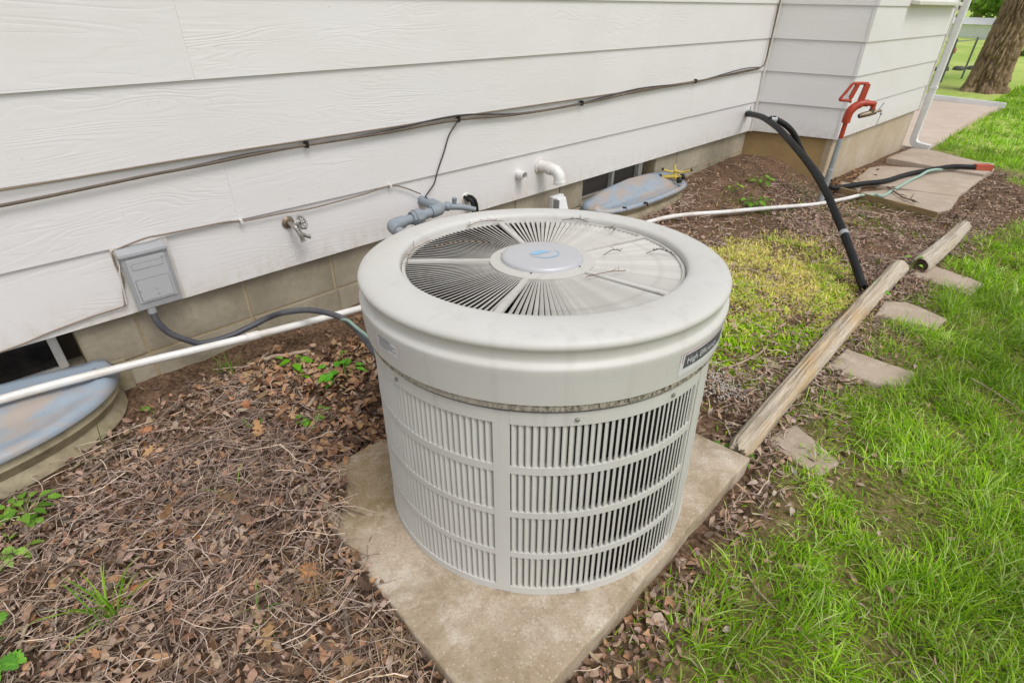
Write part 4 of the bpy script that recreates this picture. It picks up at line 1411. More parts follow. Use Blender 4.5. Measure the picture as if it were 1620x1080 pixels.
# ================================================================== SPRINKLER ON THE FAR COVER
SX, SY, SZ = 3.93, -.085, .134
sk = thing('lawn_sprinkler', 'yellow three armed lawn sprinkler with black wheels lying on the window well cover', 'sprinkler', (SX, SY, SZ))
e1 = Vector((.70, -.714, 0)); e2 = Vector((.714, .70, 0))
sp3 = lambda x, y, z: tuple((e1 * x + e2 * y + Vector((0, 0, z))) * .84)
MB().tube([sp3(-.105, .0, .030), sp3(-.03, -.005, .034), sp3(.018, -.01, .038)], [.011, .014, .020], 8).tube([sp3(.018, -.01, .036), sp3(.035, -.07, .022)], [.017, .011], 8).tube([sp3(.018, -.01, .036), sp3(.085, .02, .028)], [.016, .010], 8).tube([sp3(.018, -.01, .03), sp3(.018, -.01, .085)], [.018, .011], 10).build('base', M['yellow'], sk, local=True, smooth=True, auto=.7)
for (x, y) in ((-.118, 0.0), (.04, -.085), (.100, .026)):
    MB().tube([sp3(x - .010, y - .004, .024), sp3(x + .012, y + .004, .024)], .024, 14).build('wheel', M['blackplastic'], sk, local=True, smooth=True, auto=.6)
arms = MB()
for (ax, ay, cv) in ((-.115, -.012, .01), (.125, -.03, .012), (.02, .12, .018)):
    arms.tube(smooth_path([sp3(.018, -.01, .086), sp3(.018 + ax * .5, -.01 + ay * .5, .082), sp3(.018 + ax, -.01 + ay, .092 + cv)], 4), .0075, 8)
arms.ball(sp3(.018, -.01, .086), .017)
a_ = arms.build('arms', M['yellow'], sk, local=True, smooth=True, auto=.8)
for (ax, ay, cv) in ((-.115, -.012, .01), (.125, -.03, .012)):
    MB().ball(sp3(.018 + ax * 1.06, -.01 + ay * 1.06, .094 + cv), .0105, 8, 6).build('nozzle', M['blackplastic'], a_, local=True)

# ================================================================== DOWNSPOUT AND ITS EXTENSION
dsp = thing('downspout', 'white rectangular downspout at the end of the bay with a kicked out foot', 'downspout', (8.235, -.79, -.1))
def rect_tube(path, w, d, side):
    v = []; f = []
    P = [Vector(p) for p in path]
    for i, p in enumerate(P):
        t = (P[min(i + 1, len(P) - 1)] - P[max(i - 1, 0)]).normalized()
        s_ = side.normalized(); n = t.cross(s_).normalized()
        for (a, b) in ((-1, -1), (1, -1), (1, 1), (-1, 1)): v.append(p + s_ * a * w / 2 + n * b * d / 2)
    for i in range(len(P) - 1):
        for j in range(4): f.append((i * 4 + j, i * 4 + (j + 1) % 4, i * 4 + 4 + (j + 1) % 4, i * 4 + 4 + j))
    m = 4 * (len(P) - 1)
    f += [(3, 2, 1, 0), (m, m + 1, m + 2, m + 3)]
    return MB().add(v, f)
rect_tube([(8.235, -.79, 2.35), (8.235, -.79, .0)] , .085, .064, Vector((1, 0, 0))).build('pipe', M['white'], dsp, bevel=.006)
rect_tube(smooth_path([(8.235, -.79, .02), (8.235, -.793, -.03), (8.235, -.81, -.066), (8.235, -.85, -.088), (8.235, -.93, -.098), (8.235, -.98, -.102)], 3), .088, .067, Vector((1, 0, 0))).build('elbow', M['white'], dsp, smooth=True, auto=.5)
for z in (.52, 1.5):
    MB().box((8.186, -.828, z), (8.284, -.752, z + .022)).build('strap', M['white'], dsp, bevel=.001)
de = thing('downspout_extension', 'white downspout pipe lying across the walkway onto the lawn', 'downspout', (13.05, -.5, -.16))
rect_tube([(13.06, .42, -.080), (13.05, -.5, -.092), (13.05, -1.06, -.100)], .095, .085, Vector((1, 0, 0))).build('pipe', M['white'], de, bevel=.008)
# ================================================================== TREES, FENCE AND THE FAR SIDE OF THE LAWN
def leaf_cloud(centers, radii, n, size, cols, seed, droop=.3, zmin=-9):
    """leaf clump faces spread unevenly through several lobes"""
    r = np.random.default_rng(seed)
    centers = np.array(centers, float); radii = np.array(radii, float)
    w = radii ** 2.2; w /= w.sum()
    li = r.choice(len(centers), n, p=w)
    d = r.normal(size=(n, 3)); d /= np.linalg.norm(d, axis=1)[:, None]
    rad = radii[li] * (r.random(n) ** .38)
    P = centers[li] + d * rad[:, None] * np.array([1, 1, .8])
    keep = (fbm(P[:, 0] * .9, P[:, 1] * .9, P[:, 2] * .9, seed, 3) > .44) & (P[:, 2] > zmin)
    P = P[keep]; n = len(P)
    t = r.normal(size=(n, 3)); t[:, 2] -= droop; t /= np.linalg.norm(t, axis=1)[:, None]
    b = np.cross(t, r.normal(size=(n, 3))); b /= np.linalg.norm(b, axis=1)[:, None]
    nn = np.cross(t, b)
    s = size * r.uniform(.6, 1.4, n)[:, None]
    V = np.stack([P, P + t * s * .5 + b * s * .32 + nn * s * .08, P + t * s, P + t * s * .5 - b * s * .32 + nn * s * .08], 1).reshape(-1, 3)
    q = np.arange(4 * n).reshape(n, 4)
    cols = np.array([lin(*c)[:3] for c in cols])
    c = cols[r.integers(0, len(cols), n)] * r.uniform(.8, 1.25, n)[:, None]
    return V, q, np.repeat(c, 4, 0)


def limb(m_, p, d, L, r, depth, rng, tips):
    pts = [Vector(p)]
    dd = Vector(d).normalized()
    for i in range(5):
        dd = (dd + Vector((rng.uniform(-.16, .16), rng.uniform(-.16, .16), rng.uniform(-.02, .16)))).normalized()
        pts.append(pts[-1] + dd * L / 5)
    m_.tube(pts, [r * (1 - .6 * i / 5) for i in range(6)], 8)
    tips.append(pts[-1])
    if depth > 0:
        for k in range(rng.randint(2, 3)):
            i = rng.randint(2, 5)
            nd = (dd + Vector((rng.uniform(-1, 1), rng.uniform(-1, 1), rng.uniform(-.1, .6)))).normalized()
            limb(m_, pts[i], nd, L * .68, r * .5, depth - 1, rng, tips)


# the big tree whose trunk stands in the picture
TX, TY, TZ = 15.95, -.30, -.20
tree = thing('shade_tree', 'large tree with a thick deeply furrowed trunk standing in the lawn beyond the house', 'tree', (TX, TY, TZ))
nl, ns = 300, 220
zz = np.linspace(-.15, 4.6, nl)[:, None]; aa = np.linspace(0, 2 * PI, ns, endpoint=False)[None, :]
flare = np.exp(-np.clip(zz, 0, 9) / .28)
root = (.55 + .45 * np.cos(aa * 5 + 1.1 + .6 * np.sin(aa * 2)))
R = .300 - .010 * np.clip(zz, 0, 5) + .17 * flare * root + .05 * np.exp(-((zz - 4.6) / .7) ** 2)
sx, sy = np.cos(aa) + 0 * zz, np.sin(aa) + 0 * zz
wv_ = fbm(sx * 3, sy * 3, zz * 1.2, 3, 3) - .5
rid = np.abs(fbm(sx * 6.5 + wv_ * 1.2, sy * 6.5 + wv_ * 1.2, zz * 2.6 + 7, 51, 3) - .5) * 2
rid2 = np.abs(fbm(sx * 13 + wv_, sy * 13 + wv_, zz * 4.2 + 3, 61, 2) - .5) * 2
R = R + .085 * (sst(.0, .22, rid) - 1) + .035 * (sst(0, .25, rid2) - 1) + .03
R = R + .025 * np.exp(-(((zz - .82) / .05) ** 2 + ((aa - 3.85) / .16) ** 2)) - .02 * np.exp(-(((zz - .76) / .03) ** 2 + ((aa - 3.85) / .12) ** 2))
lean = .03 * np.clip(zz, 0, 9)
V = np.stack([R * np.cos(aa) + lean * .5, R * np.sin(aa) - lean, zz + 0 * aa], -1).reshape(-1, 3)
ii = np.arange(nl * ns).reshape(nl, ns)
np_mesh('trunk', V, np.stack([ii[:-1], np.roll(ii, -1, 1)[:-1], np.roll(ii, -1, 1)[1:], ii[1:]], -1).reshape(-1, 4), None, M['trunkbark'], parent=tree, smooth=True)
trg = random.Random(8); tips = []
lm = MB()
for k in range(6):
    a = k * 1.05 + .3
    limb(lm, (.06 + .1 * math.cos(a), -.13 + .1 * math.sin(a), 4.3 + .05 * k), (math.cos(a) * .8, math.sin(a) * .8, .9), 3.2, .17, 2, trg, tips)
lm.build('limbs', M['trunkbark'], tree, local=True, smooth=True)
cents = [tuple(t) for t in tips]
V, q, c = leaf_cloud(cents, [1.25] * len(cents), 17000, .26, [(98, 136, 48), (120, 156, 62), (80, 118, 40), (134, 166, 72)], 5)
np_mesh('crown', V, q, None, M['leaf'], c, parent=tree)


def far_tree(x, y, zb, h, r, low, n, label, seed, limbs=True, name='tree'):
    rng = random.Random(seed)
    t = thing(name, label, 'tree', (x, y, zb), 'trees beyond the lawn')
    m_ = MB(); tips = []
    m_.tube([(0, 0, -.3), (.05, 0, h * .2), (.12, .05, h * .42)], [r * .055, r * .045, r * .035], 10)
    for k in range(5):
        a = k * 1.26 + rng.uniform(-.3, .3)
        limb(m_, (.08, .03, h * (.18 + .06 * k)), (math.cos(a), math.sin(a), .55), r * .75, r * .03, 1, rng, tips)
    m_.build('trunk', M['trunkbark'], t, local=True, smooth=True)
    cents = [tuple(p) for p in tips]; rad = [r * .34] * len(cents)
    for k in range(16):
        a = rng.uniform(0, 2 * PI); rr = r * rng.uniform(.35, .95)
        cents.append((rr * math.cos(a), rr * math.sin(a), low + (h - low) * rng.uniform(.05, .95) * (1 - .35 * (rr / r) ** 2))); rad.append(r * rng.uniform(.22, .38))
    V, q, c = leaf_cloud(cents, rad, n, .36, [(136, 172, 58), (152, 186, 72), (112, 150, 48), (166, 196, 92)], seed, .6, .75)
    np_mesh('crown', V, q, None, M['leaf'], c, parent=t)
    return t


far_tree(51.5, 5.9, -.2, 11, 5.4, 1.2, 17000, 'bright green leafy tree with low branches between the downspout and the big trunk', 3)
far_tree(52.5, 11.0, -.2, 9, 4.4, .8, 8000, 'leafy tree hidden mostly behind the house corner and downspout', 4)
far_tree(47.0, -1.2, -.2, 10, 4.5, 1.2, 9000, 'leafy tree right of the big trunk at the far edge of the lawn', 6)
V, q, c = leaf_cloud([(70 + 4 * math.sin(k * 2.1), -46 + 5.2 * k, 3.0 + 1.5 * math.sin(k * 1.3)) for k in range(24)], [5.0 + math.sin(k) for k in range(24)], 22000, .8, [(120, 156, 62), (138, 172, 74), (100, 134, 54)], 12)
tag(np_mesh('far_wood', V, q, None, M['leaf'], c), 'far line of leafy trees closing the view beyond the lawn', 'trees', kind='stuff')

wb = thing('white_shed', 'long low white shed far across the lawn below the leafy branches', 'shed', (45, 5.5, -.2))
MB().box((44.0, 1.9, -.3), (46.5, 9.5, .46)).build('wall', M['white'], wb)
MB().hexa([(43.8, 1.7, .463), (46.7, 1.7, .463), (46.7, 9.7, .463), (43.8, 9.7, .463), (44.9, 1.7, .78), (45.6, 1.7, .78), (45.6, 9.7, .78), (44.9, 9.7, .78)]).build('roof', M['white'], wb)
gb = thing('grey_building', 'low grey building far behind the right side of the big trunk', 'building', (52, -2, -.2))
MB().box((50, -5.0, -.3), (56, 1.2, 2.2)).build('wall', M['greypaint2'], gb)
MB().hexa([(49.6, -5.3, 2.2), (56.4, -5.3, 2.2), (56.4, 1.5, 2.2), (49.6, 1.5, 2.2), (52.6, -5.3, 3.4), (53.4, -5.3, 3.4), (53.4, 1.5, 3.4), (52.6, 1.5, 3.4)]).build('roof', M['greypaint'], gb)

# chain link fence
fn = thing('chain_link_fence', 'low chain link fence with thin grey green posts left of the big trunk', 'fence', (17.0, .66, -.2))
fd = Vector((1.388, -.159, 0)); f0 = Vector((17.025, .663, -.2))
M['fence'] = m_plain('fence_steel', lin(104, 112, 106), .5, .3)
M['wire'] = m_plain('fence_wire', lin(150, 156, 150), .5, .3)
post = None
for k in range(-3, 4):
    p = f0 + fd * k
    if post is None:
        post = MB().tube([(0, 0, -.1), (0, 0, .875)], .022, 8).ball((0, 0, .88), .027, 8, 5).build('post', M['fence'], fn, local=True, smooth=True, auto=.7)
        post.location = p - f0 + Vector((.025, -.003, 0))
    else:
        s_ = share(post, 'post', fn); s_.location = p - f0 + Vector((.025, -.003, 0))
a = f0 + fd * -3; b = f0 + fd * 3
MB().tube([a + Vector((0, 0, .85)), b + Vector((0, 0, .85))], .012, 8).build('top_rail', M['wire'], fn)
Lf = (b - a).length; du = (b - a).normalized(); st_ = .055
wm = MB()
nd_ = int(Lf / st_)
side = Vector((-du.y, du.x, 0))
for sgn in (1, -1):
    for i in range(-18, nd_ + 18):
        x0 = i * st_; h0, h1 = .02, .84
        x1 = x0 + sgn * (h1 - h0)
        if min(x0, x1) < 0 or max(x0, x1) > Lf: continue
        p = a + du * x0 + Vector((0, 0, h0)) + side * .001 * sgn; q_ = a + du * x1 + Vector((0, 0, h1)) + side * .001 * sgn
        w = du * .0016
        wm.add([p - w, p + w, q_ + w, q_ - w], [(0, 1, 2, 3)])
wm_o = wm.build('wire_mesh', M['wire'], fn); wm_o['kind'] = 'stuff'

# planting bed beyond the fence: dark stones, a stake with a rusty ornament
M['darkstone'] = m_block('dark_edging_stone', lin(84, 82, 84), lin(70, 68, 70), lin(100, 96, 96))
srg = random.Random(3)
stone_src = None
for k in range(11):
    x = 20.1 + k * .27; y = 1.45 - k * .115 + srg.uniform(-.10, .10)
    if stone_src is None:
        mb = MB(); mb.ball((0, 0, .03), .12, 12, 8, (1.2, 1, .62))
        mb.v = [tuple(np.array(v) * (1 + .35 * (float(fbm(v[0] * 6, v[1] * 6, v[2] * 6, 4, 2)) - .5))) for v in mb.v]
        stone_src = mb.build('edging_stone', M['darkstone'], smooth=True, auto=.8); o = stone_src
    else:
        o = share(stone_src, 'edging_stone', None)
    o.location = (x, y, -.2); o.rotation_euler = (0, 0, srg.uniform(0, 6)); o.scale = (srg.uniform(.8, 1.25), srg.uniform(.8, 1.25), srg.uniform(.8, 1.2))
    tag(o, 'dark rounded edging stone in the row beyond the chain link fence', 'stone', 'dark stones beyond the fence')
gs = thing('garden_stake', 'thin garden stake with a rusty red ornament beyond the chain link fence', 'garden stake', (20.35, 1.20, -.2))
MB().tube([(0, 0, -.1), (0, 0, .42)], .012, 6).build('rod', M['fence'], gs, local=True)
MB().ball((0, 0, .50), .055, 10, 8, (1, 1, 1.7)).tube([(0, 0, .56), (0, .02, .64)], [.03, .012], 8).build('ornament', M['redplastic'], gs, local=True, smooth=True)


def leafy_plant(name, x, y, label, n, size, height, cols, seed, group=None, cat='weed', lobed=True):
    """low weed: thin stems carrying lobed leaves"""
    r = np.random.default_rng(seed)
    z0 = gz(x, y)
    t = thing(name, label, cat, (x, y, z0), group)
    V = []; Q = []; C = []
    stems_ = MB()
    cl = np.array([lin(*c)[:3] for c in cols])
    for i in range(n):
        a = r.uniform(0, 2 * PI); rr = size * (.5 + 1.6 * r.random()) * (.4 + .6 * min(1, n / 12))
        hh = height * r.uniform(.45, 1.0)
        e = np.array([rr * math.cos(a), rr * math.sin(a), hh])
        stems_.tube([(0, 0, -.01), (e[0] * .45, e[1] * .45, hh * .75), tuple(e)], [.0016, .0013, .0009], 5)
        s_ = size * r.uniform(.7, 1.25)
        fwd = np.array([math.cos(a), math.sin(a), r.uniform(-.35, .25)]); fwd /= np.linalg.norm(fwd)
        sd_ = np.cross(fwd, [0, 0, 1]); sd_ /= np.linalg.norm(sd_); nrm = np.cross(sd_, fwd)
        roll = r.uniform(-.4, .4); sd2 = sd_ * math.cos(roll) + nrm * math.sin(roll); nr2 = np.cross(sd2, fwd)
        k = 11
        prof = [.05, .42, .30, .62, .42, .66, .40, .46, .22, .24, .02] if lobed else [.06, .30, .44, .52, .54, .50, .42, .32, .2, .1, .02]
        c = cl[r.integers(0, len(cl))] * r.uniform(.85, 1.2)
        base = len(V)
        for j in range(k):
            u = j / (k - 1); w = prof[j] * s_ * .62
            m0 = e + fwd * (u - .1) * s_ - np.array([0, 0, .25]) * s_ * u * u
            for q_ in (-1, 0, 1): V.append(m0 + sd2 * w * q_ + nr2 * abs(q_) * w * .22); C.append(c)
        for j in range(k - 1):
            for q_ in (0, 1):
                b_ = base + j * 3 + q_; Q.append((b_, b_ + 1, b_ + 4, b_ + 3))
    M.setdefault('greenstem', m_plain('green_stem', lin(120, 138, 62), .6))
    stems_.build('stem', M['greenstem'], t, local=True, smooth=True)
    np_mesh('foliage', V, Q, None, M['leaf'], np.array(C), parent=t)
    return t


def blades(P, hgt, wid, az, lean, curl, cols, pt=None):
    """grass blades as bent tapering strips, seven points each"""
    n = len(P)
    d = np.stack([np.cos(az), np.sin(az), 0 * az], 1)
    sd_ = np.stack([-np.sin(az), np.cos(az), 0 * az], 1)
    V = np.zeros((n, 7, 3))
    for k, (u, w) in enumerate(((0, .75), (.42, 1.0), (.76, .7))):
        ang = lean + curl * u
        off = d * (np.sin(ang) * hgt * u)[:, None]; up = np.cos(ang) * hgt * u
        c = P + off; c[:, 2] += up
        V[:, 2 * k] = c - sd_ * (wid * w / 2)[:, None]; V[:, 2 * k + 1] = c + sd_ * (wid * w / 2)[:, None]
    ang = lean + curl
    c = P + d * (np.sin(ang) * hgt)[:, None]; c[:, 2] += np.cos(ang) * hgt
    V[:, 6] = c
    i = (np.arange(n) * 7)[:, None]
    q = np.concatenate([i + np.array([0, 1, 3, 2]), i + np.array([2, 3, 5, 4])])
    t = i + np.array([4, 5, 6])
    return V.reshape(-1, 3), q, t, np.repeat(cols, 7, 0)


def grass_tuft(x, y, label, n, h0, spread, cols, seed, group=None, lean=.35, wid=.0045, name='grass_tuft', cat='grass tuft'):
    r = np.random.default_rng(seed)
    P = np.stack([x + r.normal(0, spread, n), y + r.normal(0, spread, n), np.full(n, gz(x, y) - .004)], 1)
    cl = np.array([lin(*c)[:3] for c in cols])
    V, q, t, c = blades(P, h0 * r.uniform(.55, 1.1, n), wid * r.uniform(.6, 1.2, n), r.uniform(0, 2 * PI, n), np.abs(r.normal(0, lean, n)), r.uniform(.1, 1.1, n), cl[r.integers(0, len(cl), n)] * r.uniform(.85, 1.2, n)[:, None])
    o = np_mesh(name, V, q, t, M['grass'], c)
    return tag(o, label, cat, group)


BG = [(122, 166, 40), (140, 182, 60), (100, 146, 34)]
YG = [(164, 176, 78), (176, 184, 96), (140, 160, 60)]
grass_tuft(-.117, -1.028, 'tallest bright green grass tuft standing in the leaf litter at lower left', 30, .17, .012, BG, 1, lean=.22)
grass_tuft(.491, -.135, 'slender green grass tuft by the foundation just below the white pipe', 34, .12, .016, [(112, 140, 56), (136, 158, 74)], 2, lean=.20, wid=.003)
grass_tuft(.139, -1.266, 'small sprawling grass sprout left of the concrete pad', 14, .10, .012, [(120, 156, 70), (146, 174, 92)], 3, lean=.7)
grass_tuft(.248, -.825, 'single thin upright grass sprout in the middle of the leaf litter', 5, .11, .006, BG, 4, lean=.15)
grass_tuft(.02, -.36, 'dark green wiry grass sprig in front of the left window well', 7, .16, .012, [(70, 92, 44), (86, 104, 56)], 5, lean=.6, wid=.003)
grass_tuft(.30, -1.56, 'flat pale dry grass clump by the lower left edge of the pad', 90, .10, .03, [(190, 164, 128), (168, 142, 108)], 6, lean=1.25, wid=.0025)
grass_tuft(.262, -1.29, 'flat straw coloured dry grass clump left of the pad', 120, .11, .03, [(196, 170, 132), (172, 146, 110)], 7, lean=1.3, wid=.0025)
leafy_plant('weed', -.215, -.47, 'broad green weed in front of the left window well at the picture edge', 26, .032, .05, [(118, 160, 58), (134, 176, 70), (104, 148, 50)], 1)
leafy_plant('weed', -.335, -.98, 'green lobed weed in the bottom left corner', 9, .048, .06, [(98, 158, 58), (116, 174, 62)], 2)
leafy_plant('weed', -.29, -.60, 'light green lobed weed at the left picture edge under the broad weed', 14, .034, .04, [(136, 176, 66), (150, 188, 84)], 12)
leafy_plant('weed', .700, -.300, 'bright green lobed weed between the foundation and the air conditioner', 7, .045, .05, [(112, 178, 34), (128, 190, 46)], 3)
leafy_plant('weed', .815, -.50, 'bright green lobed weed close to the left side of the air conditioner', 9, .045, .06, [(96, 170, 44), (112, 184, 52)], 4)
leafy_plant('weed', .83, -.40, 'small bright green weed under the grey conduit by the air conditioner', 5, .04, .05, [(100, 168, 40), (120, 184, 54)], 5)
leafy_plant('weed', .590, -.655, 'feathery green weed left of the air conditioner in dark soil', 12, .026, .04, [(104, 160, 44), (124, 176, 56)], 6)
leafy_plant('weed', .44, -.50, 'tiny pair of round green leaves in the middle of the litter', 3, .03, .02, [(110, 160, 50)], 7, lobed=False)
leafy_plant('weed', .205, -.215, 'single round green leaf in bare soil beside the window well', 1, .04, .012, [(112, 162, 52)], 8, lobed=False)
leafy_plant('weed', 4.73, -.446, 'green weed on the soil mound nearest the inner corner', 16, .05, .09, [(110, 150, 50), (134, 170, 66)], 9, lobed=False)
leafy_plant('weed', 4.30, -.62, 'bushy green weed beside the white pipe below the mound', 26, .05, .09, [(104, 148, 48), (124, 166, 60)], 10, lobed=False)
leafy_plant('weed', 4.36, -.40, 'yellow green weed on the mound near the far window well', 12, .045, .08, [(150, 176, 62), (124, 158, 56)], 11, lobed=False)
leafy_plant('weed', 3.30, -1.725, 'small green sprig at the open end of the black drain hose', 6, .04, .07, [(118, 170, 60)], 13)
leafy_plant('weed', 1.535, -1.80, 'green weed at the near end of the long log by the pad corner', 12, .032, .04, [(104, 150, 46), (122, 168, 58)], 14, lobed=False)
leafy_plant('weed', 3.90, -1.79, 'small bright leaf sprig between the two logs', 4, .035, .10, [(134, 178, 66)], 15)
leafy_plant('shrub', 29.2, .58, 'small green shrub far across the lawn right of the big trunk', 60, .22, .85, [(104, 150, 40), (124, 166, 54)], 16, cat='shrub', lobed=False)
mb = MB()
for k in range(8): mb.ball((29.0 + srg.uniform(-.1, .8), .58 + srg.uniform(-.6, .5), -.13), srg.uniform(.09, .17), 8, 6, (1, 1, .7))
tag(mb.build('rock_border', M['darkstone'], smooth=True), 'dark rock border under the small far shrub', 'rocks', kind='stuff')


# ------------------------------------------------------------------ sticks one can pick out
def stick(pts, r, mat, label, forks=0, seed=1):
    rng = random.Random(seed)
    path = smooth_path([(p[0] + rng.uniform(-.004, .004), p[1] + rng.uniform(-.004, .004), gz(p[0], p[1]) + .017 + (p[2] if len(p) > 2 else 0)) for p in pts], 5)
    path = [p + Vector((rng.uniform(-1, 1), rng.uniform(-1, 1), rng.uniform(-.5, 1))) * r * .5 for p in path]
    m_ = MB().tube(path, [r * (1 - .45 * i / len(path)) for i in range(len(path))], 7, wob=.3)
    for k in range(forks):
        i = rng.randrange(1, len(path) - 1)
        d = (path[i + 1] - path[i - 1]).normalized()
        d = (d + Vector((rng.uniform(-.9, .9), rng.uniform(-.9, .9), rng.uniform(0, .25)))).normalized()
        L = rng.uniform(.05, .13)
        m_.tube([path[i], path[i] + d * L * .5 + Vector((0, 0, .006)), path[i] + d * L + Vector((rng.uniform(-.015, .015), rng.uniform(-.015, .015), 0))], [r * .55, r * .45, r * .25], 6)
    return tag(m_.build('stick', M[mat], smooth=True, auto=.9), label, 'stick')


stick([(-.135, -.720), (.064, -.728), (.17, -.738), (.275, -.756)], .0066, 'bark_stick', 'straight grey brown stick lying across the middle of the leaf litter', 0, 1)
stick([(.225, -.925), (.275, -1.045)], .0062, 'pale_stick', 'short pale bare stick lying beside the dark soil', 0, 2)
stick([(.177, -.985), (.252, -1.040), (.344, -1.121)], .0045, 'pale_stick', 'thin pale curved stick below the short pale one', 0, 3)
stick([(-.195, -.345), (-.221, -.52), (-.223, -.639), (-.215, -.764)], .006, 'bark_stick', 'dark brown stick running down past the weeds near the left edge', 2, 4)
stick([(-.20, -.43), (-.068, -.425), (.112, -.325), (.193, -.282), (.29, -.235)], .0062, 'bark_stick', 'forked grey branch lying in front of the left window well', 5, 5)
stick([(-.115, -.507), (.107, -.450), (.225, -.520)], .0050, 'bark_stick', 'thin grey branch lying below the forked branch near the window well', 3, 6)
stick([(.400, -1.18), (.352, -1.302), (.298, -1.39), (.245, -1.49)], .0075, 'bark_stick', 'twisted brown vine stem along the left edge of the pad', 3, 7)
stick([(.265, -.533), (.418, -.498), (.60, -.592)], .0045, 'bark_stick', 'long curved twig across the upper leaf litter', 3, 8)
stick([(1.12, -2.04), (1.09, -2.115), (1.075, -2.21)], .003, 'pale_stick', 'thin bent pale twig in the worn grass beside the pad', 1, 9)
stick([(1.19, -2.49), (1.225, -2.455), (1.31, -2.462)], .0028, 'pale_stick', 'thin pale curved twig in the grass at the bottom edge', 0, 10)
stick([(2.695, -2.282, .03), (2.636, -2.387, .03), (2.55, -2.48, .03)], .003, 'pale_stick', 'thin tan twig lying on the lawn near the right edge', 0, 11)
stick([(2.03, -1.54), (2.239, -1.577), (2.34, -1.572)], .0055, 'pale_stick', 'pale stick at the near edge of the yellow green ground cover', 1, 12)
stick([(-.285, -.97), (-.247, -.863), (-.200, -.838)], .0048, 'pale_stick', 'pale bent stick near the lower left edge', 1, 13)
stick([(5.84, -1.16, .03), (5.62, -1.30, .03), (5.47, -1.455, .035)], .009, 'bark_stick', 'small dark branch lying on the front concrete slab', 6, 14)
stick([(.62, -.155), (.70, -.185), (.80, -.235)], .009, 'pale_stick', 'flat strip of pale bark beside the foundation under the pipe', 0, 15)

# ------------------------------------------------------------------ leaf litter, twigs, mulch
def in_poly(x, y, poly):
    ins = np.zeros(len(x), bool)
    n = len(poly)
    for i in range(n):
        x0, y0 = poly[i]; x1, y1 = poly[(i + 1) % n]
        c = ((y0 > y) != (y1 > y)) & (x < (x1 - x0) * (y - y0) / (y1 - y0 + 1e-12) + x0)
        ins ^= c
    return ins


GC = [(1.93, -1.38), (2.2, -1.02), (2.7, -.80), (3.25, -.78), (3.65, -.95), (4.08, -1.2), (3.55, -1.60), (3.12, -1.69), (2.62, -1.71), (2.08, -1.62)]


def blocked(x, y):
    b = (y > .0) | ((x > .36) & (x < 1.50) & (y > -1.89) & (y < -.94) & ~(spill_h(x, y) > .035) & ~(x < .36 + .055 * fbm(y * 9, x * 3, 0, 44, 3)))
    b |= ((np.abs(x + .44) / .60) ** 2.3 + (np.abs(y) / .37) ** 2.3 < 1) & (y < .03)
    b |= ((np.abs(x - 3.505) / .58) ** 3 + (np.abs(y) / .245) ** 3 < 1)
    b |= (x > 5.36) & (y > -.74)
    for poly, _, _ in slabs: b |= in_poly(x, y, poly)
    xs_ = x + .09 * (fbm(x * 14, y * 14, 0, 95, 3) - .5); ys_ = y + .09 * (fbm(x * 14, y * 14, 0, 96, 3) - .5)
    for poly, _ in stones[:3]: b |= in_poly(xs_, ys_, poly)
    b |= in_poly(x, y, stones[3][0]) & (fbm(x * 12, y * 12, 0, 91, 2) > .42)
    return b


def bare(x, y):
    """0 where the soil lies bare, 1 where litter covers it"""
    n = fbm(x * 4, y * 4, 0, 71, 3) - .5
    b = sst(-.10, -.24, y + .10 * n + .10 * sst(.5, .75, x) * (x < 1.2)) * (x < 3) + (x >= 3)
    b = b * (1 - .6 * np.exp(-(((x - .52) / .13) ** 2 + ((y + .90) / .13) ** 2)))
    b = b * (1 - .96 * sst(3.5, 4.2, x) * sst(-.95, -.45, y + .4 * n) * (x < 5.6))
    b = b * (1 - .85 * sst(.48, .60, fbm(x * 1.9, y * 1.9, 0, 72, 3)) * (x > 1.5))
    b = b * (1 - .7 * sst(.54, .66, fbm(x * 3.1, y * 3.1, 0, 75, 3)) * (x < 1.2) * (y > -1.1))
    b = b * (1 - .9 * np.exp(-(((x - .2) / .12) ** 2 + ((y + .18) / .10) ** 2)))
    return np.clip(b, .04, 1)


def scatter(n, x0, x1, y0, y1, dens, rng):
    x = rng.uniform(x0, x1, n); y = rng.uniform(y0, y1, n)
    k = rng.random(n) < dens(x, y)
    return x[k], y[k]


def bed_dens(x, y):
    d = sst(.16, -.10, lawn_edge(x) - y + .0) * bare(x, y) * (~blocked(x, y))
    d = d * (1 - .8 * in_poly(x, y, GC))
    return d


